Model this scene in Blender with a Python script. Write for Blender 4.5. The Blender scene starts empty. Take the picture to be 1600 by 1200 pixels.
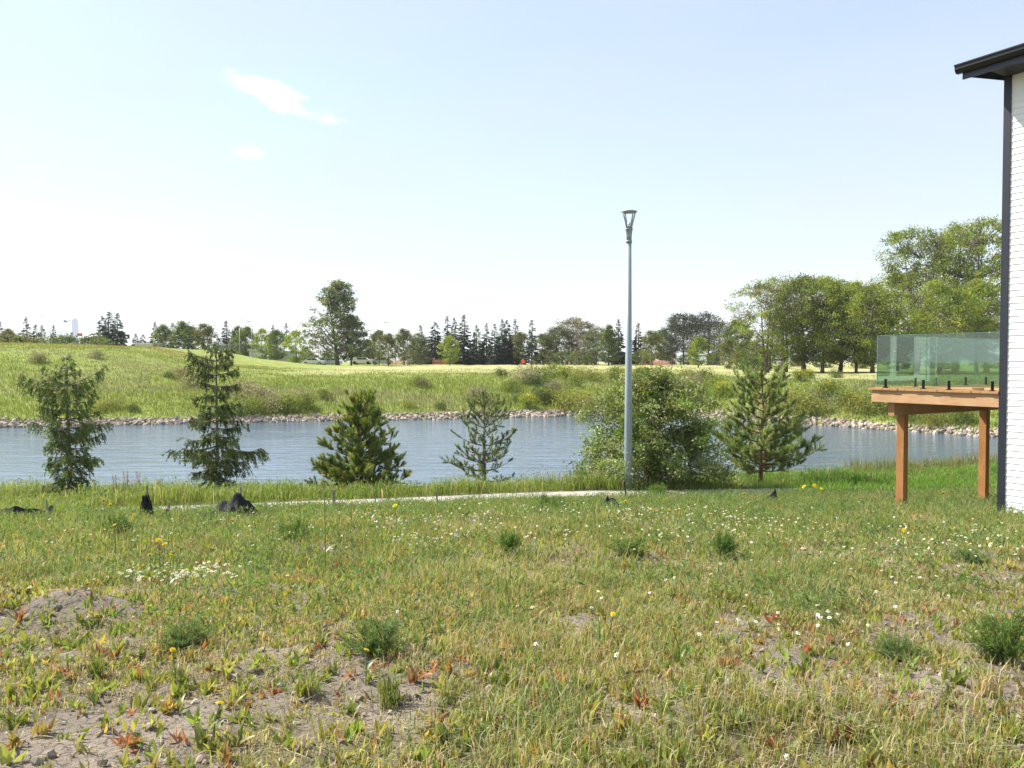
import bpy, math, random
import numpy as np
from mathutils import Vector, Matrix

# ------------------------------------------------------------------ camera, sky, sun, exposure
scene = bpy.context.scene
COL = scene.collection
EYE = 4.2
PITCH = math.radians(1.566)
cam_d = bpy.data.cameras.new('camera')
cam_d.sensor_width = 36.0
cam_d.lens = 28.0
cam_d.clip_start = 0.05
cam_d.clip_end = 20000.0
cam = bpy.data.objects.new('camera', cam_d)
COL.objects.link(cam)
cam.location = (0, 0, EYE)
cam.rotation_euler = (math.pi / 2 - PITCH, 0, 0)
scene.camera = cam

SUN_EL = math.radians(48.0)
SUN_AZ = math.radians(66.5)          # turned left from the view direction (+Y)
SUN_DIR = Vector((-math.sin(SUN_AZ) * math.cos(SUN_EL), math.cos(SUN_AZ) * math.cos(SUN_EL), math.sin(SUN_EL)))
sun_d = bpy.data.lights.new('sun', 'SUN')
sun_d.energy = 4.0
sun_d.angle = math.radians(0.55)
sun_d.color = (1.0, 0.95, 0.86)
sun = bpy.data.objects.new('sun', sun_d)
sun.rotation_euler = SUN_DIR.to_track_quat('Z', 'Y').to_euler()
sun.location = (-30, 10, 40)
COL.objects.link(sun)

world = bpy.data.worlds.new('World')
scene.world = world
world.use_nodes = True
wn, wl = world.node_tree.nodes, world.node_tree.links
wn.clear()
w_out = wn.new('ShaderNodeOutputWorld')
w_bg = wn.new('ShaderNodeBackground')
w_bg.inputs['Strength'].default_value = 0.100
sky = wn.new('ShaderNodeTexSky')
sky.sky_type = 'NISHITA'
sky.sun_disc = False
sky.sun_elevation = SUN_EL
sky.sun_rotation = -SUN_AZ
sky.altitude = 600
sky.air_density = 1.0
sky.dust_density = 1.0
sky.ozone_density = 1.0


def vec_cloud(px, row):
    v = Vector(((px - 800) / 1244, (600 - row) / 1244, -1.0)).normalized()
    return Matrix.Rotation(math.pi / 2 - PITCH, 3, 'X') @ v


w_tc = wn.new('ShaderNodeTexCoord')
w_noise = wn.new('ShaderNodeTexNoise')
w_noise.inputs['Scale'].default_value = 24.0
w_noise.inputs['Detail'].default_value = 7.0
w_noise.inputs['Roughness'].default_value = 0.58
w_map = wn.new('ShaderNodeMapping')
w_map.inputs['Scale'].default_value = (1.0, 1.0, 1.9)
wl.new(w_tc.outputs['Generated'], w_map.inputs['Vector'])
wl.new(w_map.outputs['Vector'], w_noise.inputs['Vector'])


def wmath(op, a, b=None, c=None, clamp=False):
    n = wn.new('ShaderNodeMath')
    n.operation = op
    n.use_clamp = clamp
    for i, v in enumerate((a, b, c)):
        if v is None:
            continue
        if hasattr(v, 'is_linked'):
            wl.new(v, n.inputs[i])
        else:
            n.inputs[i].default_value = v
    return n.outputs[0]


def puff(px, row, half_w, half_h, tilt, amount):
    """one small cumulus in the sky dome: a soft ellipse broken up by noise"""
    d = vec_cloud(px, row)
    right = Vector((0, 0, 1)).cross(d).normalized() * -1
    up = right.cross(d)
    if up.z < 0:
        up = -up
    a = (right * math.cos(tilt) + up * math.sin(tilt))
    b = (-right * math.sin(tilt) + up * math.cos(tilt))
    outs = []
    for axis, half in ((a, half_w), (b, half_h)):
        vd = wn.new('ShaderNodeVectorMath')
        vd.operation = 'DOT_PRODUCT'
        wl.new(w_tc.outputs['Generated'], vd.inputs[0])
        vd.inputs[1].default_value = axis / half
        off = axis.dot(d) / half
        s = wmath('SUBTRACT', vd.outputs['Value'], off)
        outs.append(wmath('MULTIPLY', s, s))
    vd = wn.new('ShaderNodeVectorMath')
    vd.operation = 'DOT_PRODUCT'
    wl.new(w_tc.outputs['Generated'], vd.inputs[0])
    vd.inputs[1].default_value = d
    front = wmath('GREATER_THAN', vd.outputs['Value'], 0.0)
    r2 = wmath('ADD', outs[0], outs[1])
    n = wmath('MULTIPLY', wmath('SUBTRACT', w_noise.outputs['Fac'], 0.5), 4.4)
    m = wmath('ADD', wmath('SUBTRACT', 1.0, r2), n)
    m = wmath('MULTIPLY', m, .8, clamp=True)
    m = wmath('POWER', m, 1.5)
    return wmath('MULTIPLY', wmath('MULTIPLY', m, front), amount)


clouds = None
for args in ((390, 133, .034, .013, -0.15, 0.75), (450, 158, .055, .017, -0.3, 0.75), (385, 238, .024, .009, 0.0, 0.35)):
    p = puff(*args)
    clouds = p if clouds is None else wmath('MAXIMUM', clouds, p)
# thin high veil all round the dome
veil_n = wn.new('ShaderNodeTexNoise')
veil_n.inputs['Scale'].default_value = 1.6
veil_n.inputs['Detail'].default_value = 6.0
veil_n.inputs['Distortion'].default_value = 0.5
veil_m = wn.new('ShaderNodeMapping')
veil_m.inputs['Scale'].default_value = (1.0, 1.0, 4.0)
wl.new(w_tc.outputs['Generated'], veil_m.inputs['Vector'])
wl.new(veil_m.outputs['Vector'], veil_n.inputs['Vector'])
veil = wmath('MULTIPLY_ADD', wmath('SUBTRACT', veil_n.outputs['Fac'], 0.36, clamp=True), 0.9, 0.42, clamp=True)
w_mix0 = wn.new('ShaderNodeMix')
w_mix0.data_type = 'RGBA'
wl.new(veil, w_mix0.inputs['Factor'])
wl.new(sky.outputs['Color'], w_mix0.inputs[6])
w_mix0.inputs[7].default_value = (2.7, 2.95, 3.35, 1)
w_mix = wn.new('ShaderNodeMix')
w_mix.data_type = 'RGBA'
wl.new(clouds, w_mix.inputs['Factor'])
wl.new(w_mix0.outputs[2], w_mix.inputs[6])
w_mix.inputs[7].default_value = (7.0, 7.0, 7.0, 1)
wl.new(w_mix.outputs[2], w_bg.inputs['Color'])
wl.new(w_bg.outputs['Background'], w_out.inputs['Surface'])

scene.view_settings.view_transform = 'Standard'
scene.view_settings.look = 'None'
scene.view_settings.gamma = 1.0
scene.view_settings.use_curve_mapping = False
scene.view_settings.exposure = 1.48
scene.render.engine = 'CYCLES'
scene.cycles.max_bounces = 6
scene.cycles.diffuse_bounces = 2
scene.cycles.glossy_bounces = 3
scene.cycles.transmission_bounces = 3
scene.cycles.transparent_max_bounces = 12
scene.cycles.volume_bounces = 0
scene.cycles.caustics_reflective = False
scene.cycles.caustics_refractive = False
scene.cycles.use_denoising = True

RNG = np.random.default_rng(7)
random.seed(7)
pi = math.pi


# ------------------------------------------------------------------ helpers: noise, meshes, objects
def _hash(ix, iy, seed):
    h = (ix.astype(np.int64) * 374761393 + iy.astype(np.int64) * 668265263 + seed * 2147483647) & 0xFFFFFFFF
    h = ((h ^ (h >> 13)) * 1274126177) & 0xFFFFFFFF
    return ((h ^ (h >> 16)) & 0xFFFF) / 65535.0


def vnoise(x, y, seed=0):
    x = np.asarray(x, float)
    y = np.asarray(y, float)
    ix, iy = np.floor(x), np.floor(y)
    fx, fy = x - ix, y - iy
    fx = fx * fx * (3 - 2 * fx)
    fy = fy * fy * (3 - 2 * fy)
    a, b = _hash(ix, iy, seed), _hash(ix + 1, iy, seed)
    c, d = _hash(ix, iy + 1, seed), _hash(ix + 1, iy + 1, seed)
    return (a * (1 - fx) + b * fx) * (1 - fy) + (c * (1 - fx) + d * fx) * fy


def fbm(x, y, seed=0, octs=4):
    s, a, t = 0.0, 0.5, 0.0
    for o in range(octs):
        s = s + a * vnoise(x * 2 ** o + 17.3 * o, y * 2 ** o - 9.1 * o, seed + o)
        t += a
        a *= 0.5
    return s / t


def sstep(a, b, x):
    t = np.clip((np.asarray(x, float) - a) / (b - a), 0, 1)
    return t * t * (3 - 2 * t)


def mesh_data(name, V, faces, mat=None, col=None, smooth=False):
    """faces: list of int arrays of shape (n,3) or (n,4)"""
    V = np.asarray(V, np.float32)
    me = bpy.data.meshes.new(name)
    faces = [np.asarray(f, np.int32) for f in faces if len(f)]
    me.vertices.add(len(V))
    me.vertices.foreach_set('co', V.ravel())
    loops = np.concatenate([f.ravel() for f in faces])
    sizes = np.concatenate([np.full(len(f), f.shape[1], np.int32) for f in faces])
    starts = np.concatenate([[0], np.cumsum(sizes)[:-1]]).astype(np.int32)
    me.loops.add(len(loops))
    me.loops.foreach_set('vertex_index', loops)
    me.polygons.add(len(sizes))
    me.polygons.foreach_set('loop_start', starts)
    me.polygons.foreach_set('use_smooth', np.full(len(sizes), bool(smooth)))
    if col is not None:
        col = np.asarray(col, np.float32)
        if col.shape[1] == 3:
            col = np.concatenate([col, np.ones((len(col), 1), np.float32)], 1)
        at = me.color_attributes.new('col', 'FLOAT_COLOR', 'POINT')
        at.data.foreach_set('color', col.ravel())
    me.update(calc_edges=True)
    if mat is not None:
        me.materials.append(mat)
    return me


def link(name, data, parent=None, loc=None, rotz=None):
    o = bpy.data.objects.new(name, data)
    COL.objects.link(o)
    if parent is not None:
        o.parent = parent
    if loc is not None:
        o.location = loc
    if rotz is not None:
        o.rotation_euler = (0, 0, rotz)
    return o


def tag(o, label, cat, group=None, kind=None):
    if label:
        o['label'] = label
    if cat:
        o['category'] = cat
    if group:
        o['group'] = group
    if kind:
        o['kind'] = kind
    return o


def thing(name, label, cat, loc=(0, 0, 0), rotz=0.0, group=None):
    o = link(name, None, None, loc, rotz)
    o.empty_display_size = 0.2
    return tag(o, label, cat, group)


class MB:
    """collects simple shapes into one mesh"""
    def __init__(self):
        self.V, self.F, self.n = [], {3: [], 4: []}, 0
        self.C = []

    def add(self, V, faces, col=None):
        V = np.asarray(V, float)
        for f in faces:
            f = np.asarray(f, np.int64)
            if len(f):
                self.F[f.shape[1]].append(f + self.n)
        self.V.append(V)
        if col is not None:
            col = np.asarray(col, float)
            if col.ndim == 1:
                col = np.tile(col, (len(V), 1))
            self.C.append(col)
        self.n += len(V)
        return self

    def box(self, lo, hi):
        x0, y0, z0 = lo
        x1, y1, z1 = hi
        V = [(x0, y0, z0), (x1, y0, z0), (x1, y1, z0), (x0, y1, z0), (x0, y0, z1), (x1, y0, z1), (x1, y1, z1), (x0, y1, z1)]
        return self.add(V, [[(0, 3, 2, 1), (4, 5, 6, 7), (0, 1, 5, 4), (1, 2, 6, 5), (2, 3, 7, 6), (3, 0, 4, 7)]])

    def tube(self, pts, rad, sides=6, cap=True, col=None):
        pts = np.asarray(pts, float)
        rad = np.broadcast_to(np.asarray(rad, float), (len(pts),))
        tan = np.gradient(pts, axis=0)
        tan /= np.linalg.norm(tan, axis=1, keepdims=True) + 1e-9
        ref = np.array([0.31, 0.17, 0.93]) if abs(tan[0][2]) < 0.8 else np.array([1.0, 0.1, 0.05])
        u = np.cross(tan, ref)
        u /= np.linalg.norm(u, axis=1, keepdims=True) + 1e-9
        v = np.cross(tan, u)
        a = np.arange(sides) / sides * 2 * pi
        V = pts[:, None, :] + rad[:, None, None] * (np.cos(a)[None, :, None] * u[:, None, :] + np.sin(a)[None, :, None] * v[:, None, :])
        n = len(pts)
        i = np.arange(n - 1)[:, None] * sides
        j = np.arange(sides)[None, :]
        k = (j + 1) % sides
        Q = np.stack([i + j, i + k, i + sides + k, i + sides + j], -1).reshape(-1, 4)
        V = V.reshape(-1, 3)
        faces = [Q]
        if cap:
            V = np.concatenate([V, pts[:1], pts[-1:]])
            c0, c1 = n * sides, n * sides + 1
            jj = np.arange(sides)
            kk = (jj + 1) % sides
            faces.append(np.stack([np.full(sides, c0), kk, jj], -1))
            faces.append(np.stack([np.full(sides, c1), (n - 1) * sides + jj, (n - 1) * sides + kk], -1))
        return self.add(V, faces, col)

    def lathe(self, prof, sides=16, centre=(0, 0, 0), cap=True):
        pts = np.array([(centre[0], centre[1], centre[2] + z) for r, z in prof], float)
        rad = np.array([r for r, z in prof], float)
        a = np.arange(sides) / sides * 2 * pi
        V = np.stack([pts[:, None, 0] + rad[:, None] * np.cos(a), pts[:, None, 1] + rad[:, None] * np.sin(a), np.repeat(pts[:, 2:3], sides, 1)], -1)
        n = len(pts)
        i = np.arange(n - 1)[:, None] * sides
        j = np.arange(sides)[None, :]
        k = (j + 1) % sides
        Q = np.stack([i + j, i + k, i + sides + k, i + sides + j], -1).reshape(-1, 4)
        V = V.reshape(-1, 3)
        faces = [Q]
        if cap:
            V = np.concatenate([V, pts[:1], pts[-1:]])
            jj = np.arange(sides)
            kk = (jj + 1) % sides
            faces.append(np.stack([np.full(sides, n * sides), kk, jj], -1))
            faces.append(np.stack([np.full(sides, n * sides + 1), (n - 1) * sides + jj, (n - 1) * sides + kk], -1))
        return self.add(V, faces)

    def prism(self, poly, axis_vec):
        """closed prism: polygon (n,3) swept along axis_vec"""
        poly = np.asarray(poly, float)
        n = len(poly)
        V = np.concatenate([poly, poly + np.asarray(axis_vec, float)])
        c = np.concatenate([V, poly.mean(0)[None], (poly + np.asarray(axis_vec, float)).mean(0)[None]])
        i = np.arange(n)
        k = (i + 1) % n
        Q = np.stack([i, k, n + k, n + i], -1)
        T = np.concatenate([np.stack([np.full(n, 2 * n), k, i], -1), np.stack([np.full(n, 2 * n + 1), n + i, n + k], -1)])
        return self.add(c, [Q, T])

    def data(self, name, mat, smooth=False):
        V = np.concatenate(self.V)
        faces = [np.concatenate(self.F[k]) for k in (3, 4) if self.F[k]]
        col = np.concatenate(self.C) if self.C and sum(len(c) for c in self.C) == len(V) else None
        return mesh_data(name, V, faces, mat, col, smooth)

    def build(self, name, mat, parent=None, smooth=False, loc=None):
        return link(name, self.data(name, mat, smooth), parent, loc)


def box_part(name, lo, hi, mat, parent):
    return MB().box(lo, hi).build(name, mat, parent)


def rot_from(dirs, roll):
    """(N,3,3) matrices whose local Y runs along dirs and whose Z is turned by roll"""
    y = dirs / (np.linalg.norm(dirs, axis=1, keepdims=True) + 1e-9)
    ref = np.where(np.abs(y[:, 2:3]) < 0.9, np.array([[0, 0, 1.0]]), np.array([[1.0, 0, 0]]))
    x = np.cross(y, ref)
    x /= np.linalg.norm(x, axis=1, keepdims=True) + 1e-9
    z = np.cross(x, y)
    c, s = np.cos(roll)[:, None], np.sin(roll)[:, None]
    x2 = c * x + s * z
    z2 = -s * x + c * z
    return np.stack([x2, y, z2], -1)


def scatter(tv, tf, M, T):
    """copies of a small template: M (N,3,3), T (N,3)"""
    tv = np.asarray(tv, float)
    V = np.einsum('nij,kj->nki', M, tv) + T[:, None, :]
    n, k = len(T), len(tv)
    faces = [(np.asarray(f)[None] + (np.arange(n) * k)[:, None, None]).reshape(-1, np.asarray(f).shape[1]) for f in tf]
    return V.reshape(-1, 3), faces


LEAF_V = np.array([(0, 0, 0), (.5, .45, .06), (0, 1, 0), (-.5, .45, .06)])
LEAF_F = [np.array([(0, 1, 2, 3)])]
NEEDLE_V = np.array([(-.5, 0, 0), (.5, 0, 0), (0, 1, 0)])
NEEDLE_F = [np.array([(0, 1, 2)])]


def leaves(mb, pos, dirs, roll, length, width, col, tv=LEAF_V, tf=LEAF_F):
    M = rot_from(dirs, roll)
    S = np.stack([width, length, (width + length) * .5], -1)
    M = M * S[:, None, :]
    V, F = scatter(tv, tf, M, pos)
    mb.add(V, F, np.repeat(col, len(tv), 0))


def blades(mb, P, h, w, head, bend, col_base, col_tip, seg=2):
    """grass blades; P (N,3) base points"""
    n = len(P)
    side = np.stack([np.cos(head + pi / 2), np.sin(head + pi / 2), np.zeros(n)], -1)
    fwd = np.stack([np.cos(head), np.sin(head), np.zeros(n)], -1)
    up = np.array([0, 0, 1.0])
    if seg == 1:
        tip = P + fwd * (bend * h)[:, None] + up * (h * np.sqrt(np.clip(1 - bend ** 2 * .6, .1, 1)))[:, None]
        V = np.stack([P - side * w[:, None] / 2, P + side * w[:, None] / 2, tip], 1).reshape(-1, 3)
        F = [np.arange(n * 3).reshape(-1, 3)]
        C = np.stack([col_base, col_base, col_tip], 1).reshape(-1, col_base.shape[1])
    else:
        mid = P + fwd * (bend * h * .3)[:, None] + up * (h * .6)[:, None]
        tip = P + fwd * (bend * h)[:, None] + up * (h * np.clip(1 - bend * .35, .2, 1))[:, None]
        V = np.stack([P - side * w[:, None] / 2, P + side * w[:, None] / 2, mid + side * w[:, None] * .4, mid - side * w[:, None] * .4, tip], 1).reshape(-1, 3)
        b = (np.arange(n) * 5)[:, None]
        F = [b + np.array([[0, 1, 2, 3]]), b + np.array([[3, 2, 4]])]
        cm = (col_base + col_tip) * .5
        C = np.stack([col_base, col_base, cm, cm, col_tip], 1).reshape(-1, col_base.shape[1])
    mb.add(V, F, C)


def pal(rng, n, colours, weights=None, var=0.18):
    c = np.asarray(colours, float)
    k = rng.choice(len(c), n, p=None if weights is None else np.asarray(weights) / np.sum(weights))
    out = c[k] * (1 + var * rng.standard_normal((n, 1))) * (1 + .06 * rng.standard_normal((n, 3)))
    return np.clip(out, .004, 1)


# ------------------------------------------------------------------ materials
def new_mat(name):
    m = bpy.data.materials.new(name)
    m.use_nodes = True
    nt = m.node_tree
    nt.nodes.clear()
    out = nt.nodes.new('ShaderNodeOutputMaterial')
    return m, nt.nodes, nt.links, out


def leaf_mat(name, trans=0.35, rough=0.5, spec=0.35, tint=(1.25, 1.15, .55), vary=0.22):
    m, N, L, out = new_mat(name)
    at = N.new('ShaderNodeAttribute')
    at.attribute_name = 'col'
    oi = N.new('ShaderNodeObjectInfo')
    mr = N.new('ShaderNodeMapRange')
    mr.inputs['To Min'].default_value = 1 - vary
    mr.inputs['To Max'].default_value = 1 + vary
    L.new(oi.outputs['Random'], mr.inputs['Value'])
    mul = N.new('ShaderNodeVectorMath')
    mul.operation = 'SCALE'
    L.new(at.outputs['Color'], mul.inputs[0])
    L.new(mr.outputs['Result'], mul.inputs['Scale'])
    b = N.new('ShaderNodeBsdfPrincipled')
    b.inputs['Roughness'].default_value = rough
    b.inputs['Specular IOR Level'].default_value = spec
    L.new(mul.outputs['Vector'], b.inputs['Base Color'])
    t = N.new('ShaderNodeBsdfTranslucent')
    tm = N.new('ShaderNodeVectorMath')
    tm.operation = 'MULTIPLY'
    tm.inputs[1].default_value = tint
    L.new(mul.outputs['Vector'], tm.inputs[0])
    L.new(tm.outputs['Vector'], t.inputs['Color'])
    mx = N.new('ShaderNodeMixShader')
    mx.inputs['Fac'].default_value = trans
    L.new(b.outputs['BSDF'], mx.inputs[1])
    L.new(t.outputs['BSDF'], mx.inputs[2])
    L.new(mx.outputs['Shader'], out.inputs['Surface'])
    return m


def plain(name, col, rough=0.6, metal=0.0, spec=0.5, noise=0.0, nscale=8.0, bump=0.0, bscale=40.0, stretch=(1, 1, 1), col2=None):
    m, N, L, out = new_mat(name)
    b = N.new('ShaderNodeBsdfPrincipled')
    b.inputs['Base Color'].default_value = (*col, 1)
    b.inputs['Roughness'].default_value = rough
    b.inputs['Metallic'].default_value = metal
    b.inputs['Specular IOR Level'].default_value = spec
    L.new(b.outputs['BSDF'], out.inputs['Surface'])
    tc = N.new('ShaderNodeTexCoord')
    mp = N.new('ShaderNodeMapping')
    mp.inputs['Scale'].default_value = stretch
    L.new(tc.outputs['Object'], mp.inputs['Vector'])
    if noise or col2 is not None:
        nz = N.new('ShaderNodeTexNoise')
        nz.inputs['Scale'].default_value = nscale
        nz.inputs['Detail'].default_value = 6
        L.new(mp.outputs['Vector'], nz.inputs['Vector'])
        cr = N.new('ShaderNodeValToRGB')
        c2 = col2 if col2 is not None else tuple(c * (1 - noise) for c in col)
        c1 = tuple(min(1, c * (1 + noise)) for c in col)
        cr.color_ramp.elements[0].position = .3
        cr.color_ramp.elements[1].position = .7
        cr.color_ramp.elements[0].color = (*c2, 1)
        cr.color_ramp.elements[1].color = (*c1, 1)
        L.new(nz.outputs['Fac'], cr.inputs['Fac'])
        L.new(cr.outputs['Color'], b.inputs['Base Color'])
    if bump:
        nb = N.new('ShaderNodeTexNoise')
        nb.inputs['Scale'].default_value = bscale
        nb.inputs['Detail'].default_value = 5
        L.new(mp.outputs['Vector'], nb.inputs['Vector'])
        bp = N.new('ShaderNodeBump')
        bp.inputs['Strength'].default_value = bump
        bp.inputs['Distance'].default_value = .02
        L.new(nb.outputs['Fac'], bp.inputs['Height'])
        L.new(bp.outputs['Normal'], b.inputs['Normal'])
    return m


def wood_mat(name, base, dark, stretch):
    m, N, L, out = new_mat(name)
    b = N.new('ShaderNodeBsdfPrincipled')
    b.inputs['Roughness'].default_value = .75
    b.inputs['Specular IOR Level'].default_value = .2
    L.new(b.outputs['BSDF'], out.inputs['Surface'])
    tc = N.new('ShaderNodeTexCoord')
    mp = N.new('ShaderNodeMapping')
    mp.inputs['Scale'].default_value = stretch
    L.new(tc.outputs['Object'], mp.inputs['Vector'])
    nz = N.new('ShaderNodeTexNoise')
    nz.inputs['Scale'].default_value = 5
    nz.inputs['Detail'].default_value = 8
    nz.inputs['Distortion'].default_value = 1.2
    L.new(mp.outputs['Vector'], nz.inputs['Vector'])
    n2 = N.new('ShaderNodeTexNoise')
    n2.inputs['Scale'].default_value = 2.2
    L.new(tc.outputs['Object'], n2.inputs['Vector'])
    vo = N.new('ShaderNodeTexVoronoi')
    vo.inputs['Scale'].default_value = 3.1
    L.new(tc.outputs['Object'], vo.inputs['Vector'])
    kn = N.new('ShaderNodeMapRange')
    kn.inputs['From Min'].default_value = .03
    kn.inputs['From Max'].default_value = .08
    kn.inputs['To Min'].default_value = 1
    kn.inputs['To Max'].default_value = 0
    L.new(vo.outputs['Distance'], kn.inputs['Value'])
    ad = N.new('ShaderNodeMath')
    ad.operation = 'MULTIPLY_ADD'
    ad.inputs[1].default_value = .55
    L.new(n2.outputs['Fac'], ad.inputs[0])
    L.new(nz.outputs['Fac'], ad.inputs[2])
    cr = N.new('ShaderNodeValToRGB')
    cr.color_ramp.elements[0].position = .5
    cr.color_ramp.elements[1].position = 1.0
    cr.color_ramp.elements[0].color = (*base, 1)
    cr.color_ramp.elements[1].color = (*dark, 1)
    L.new(ad.outputs[0], cr.inputs['Fac'])
    mx = N.new('ShaderNodeMix')
    mx.data_type = 'RGBA'
    mx.inputs[7].default_value = (dark[0] * .5, dark[1] * .45, dark[2] * .4, 1)
    L.new(kn.outputs['Result'], mx.inputs['Factor'])
    L.new(cr.outputs['Color'], mx.inputs[6])
    L.new(mx.outputs[2], b.inputs['Base Color'])
    bp = N.new('ShaderNodeBump')
    bp.inputs['Strength'].default_value = .25
    bp.inputs['Distance'].default_value = .004
    L.new(nz.outputs['Fac'], bp.inputs['Height'])
    L.new(bp.outputs['Normal'], b.inputs['Normal'])
    return m


M_LEAF = leaf_mat('broad_leaf', .4, .45, .4)
M_GRASS = leaf_mat('grass_blade', .48, .55, .25, (1.2, 1.1, .6), .0)
M_NEEDLE = leaf_mat('conifer_needle', .32, .5, .3, (1.2, 1.15, .6))
M_FARLEAF = leaf_mat('distant_leaf', .42, .6, .2)
M_PETAL = leaf_mat('petal', .25, .6, .2, (1, 1, 1), .05)
M_BARK = plain('bark', (.12, .095, .075), .9, noise=.45, nscale=9, bump=.6, bscale=30, stretch=(1, 1, .25))
M_BARK_PALE = plain('bark_grey', (.17, .15, .125), .9, noise=.4, nscale=8, bump=.5, bscale=25, stretch=(1, 1, .25))
M_BARK_PINE = plain('bark_orange', (.24, .14, .08), .9, noise=.4, nscale=9, bump=.6, bscale=25, stretch=(1, 1, .3))
M_STEM = plain('weed_stem', (.13, .17, .05), .7, noise=.2)
M_WOOD_Y = wood_mat('timber_along', (.54, .345, .195), (.38, .215, .105), (14, 1.0, 14))
M_WOOD_X = wood_mat('timber_across', (.46, .27, .13), (.30, .155, .065), (1.0, 14, 14))
M_WOOD_Z = wood_mat('timber_upright', (.42, .21, .078), (.25, .115, .04), (14, 14, 1.0))
M_WOOD_GREY = plain('weathered_wood', (.25, .22, .18), .9, noise=.35, nscale=14, stretch=(6, 6, .6), bump=.4)
M_SIDING = plain('white_vinyl', (.82, .82, .80), .45, spec=.4, noise=.025, nscale=3, bump=.12, bscale=60, stretch=(6, .6, 6))
M_TRIM = plain('navy_trim', (.013, .016, .026), .45, noise=.12)
M_FASCIA = plain('navy_fascia', (.02, .026, .042), .38, noise=.1)
M_GUTTER = plain('black_gutter', (.012, .012, .013), .35, noise=.1)
M_SOFFIT = plain('dark_soffit', (.028, .027, .03), .55, noise=.12)
M_SHINGLE = plain('shingle', (.035, .034, .036), .95, noise=.35, nscale=30, bump=.6, bscale=60)
M_WFRAME = plain('white_frame', (.8, .8, .8), .4, noise=.03)
M_DARKGLASS = plain('window_pane', (.02, .03, .03), .03, spec=.8)
M_BLACKMETAL = plain('black_metal', (.014, .014, .016), .35, metal=.6, noise=.1)
M_STEEL = plain('bright_steel', (.6, .6, .6), .3, metal=1.0)
M_LAMP = plain('lamp_grey_paint', (.235, .285, .31), .38, spec=.5, noise=.06, nscale=3)
M_LAMPCAP = plain('lamp_cap_paint', (.36, .37, .31), .5, noise=.08)
M_FABRIC = plain('silt_fabric', (.020, .020, .023), .85, spec=.2, noise=.5, nscale=7, bump=.5, bscale=50)
M_DEBRIS = plain('pale_plastic', (.6, .6, .58), .6, noise=.2)
M_GALV = plain('galvanised', (.45, .46, .47), .5, metal=.5, noise=.1)
M_ORANGE = plain('orange_plastic', (.62, .2, .08), .6, noise=.15)
M_RED = plain('red_orange_sign', (.8, .09, .03), .5)
M_CARWHITE = plain('car_paint_white', (.75, .76, .78), .2, spec=.6)
M_CARDARK = plain('car_paint_dark', (.05, .055, .07), .2, spec=.6)
M_CARBLUE = plain('car_paint_silver', (.45, .5, .55), .2, spec=.6)
M_RUBBER = plain('tyre_rubber', (.02, .02, .02), .9)
M_BLD_GREY = plain('grey_cladding', (.42, .45, .5), .7, noise=.08, nscale=.6)
M_BLD_WHITE = plain('white_cladding', (.78, .78, .77), .7, noise=.05, nscale=.6)
M_BLD_BLUE = plain('bluegrey_cladding', (.28, .34, .44), .7, noise=.08, nscale=.6)
M_TOWER = plain('tower_glass', (.08, .2, .42), .3, noise=.1, nscale=.02)
M_REDSOIL = plain('red_soil', (.33, .15, .09), .95, noise=.3, nscale=1.5, bump=.7, bscale=4)


def glass_mat():
    m, N, L, out = new_mat('tempered_glass')
    tr = N.new('ShaderNodeBsdfTransparent')
    tr.inputs['Color'].default_value = (.66, .78, .73, 1)
    gl = N.new('ShaderNodeBsdfGlossy')
    gl.inputs['Roughness'].default_value = .0
    gl.inputs['Color'].default_value = (.9, 1, .96, 1)
    fr = N.new('ShaderNodeFresnel')
    fr.inputs['IOR'].default_value = 1.55
    mx = N.new('ShaderNodeMixShader')
    ge = N.new('ShaderNodeNewGeometry')
    fm = N.new('ShaderNodeMath')
    fm.operation = 'SUBTRACT'
    fm.inputs[0].default_value = 1.0
    L.new(ge.outputs['Backfacing'], fm.inputs[1])
    fk = N.new('ShaderNodeMath')
    fk.operation = 'MULTIPLY'
    L.new(fr.outputs['Fac'], fk.inputs[0])
    L.new(fm.outputs[0], fk.inputs[1])
    f2 = N.new('ShaderNodeMath')
    f2.operation = 'MULTIPLY'
    f2.use_clamp = True
    f2.inputs[1].default_value = 2.3          # both faces of a pane mirror
    L.new(fk.outputs[0], f2.inputs[0])
    L.new(f2.outputs[0], mx.inputs['Fac'])
    L.new(tr.outputs['BSDF'], mx.inputs[1])
    L.new(gl.outputs['BSDF'], mx.inputs[2])
    L.new(mx.outputs['Shader'], out.inputs['Surface'])
    return m


M_GLASS = glass_mat()
M_GLASSEDGE = plain('glass_edge', (.08, .26, .2), .15, spec=.7)


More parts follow.
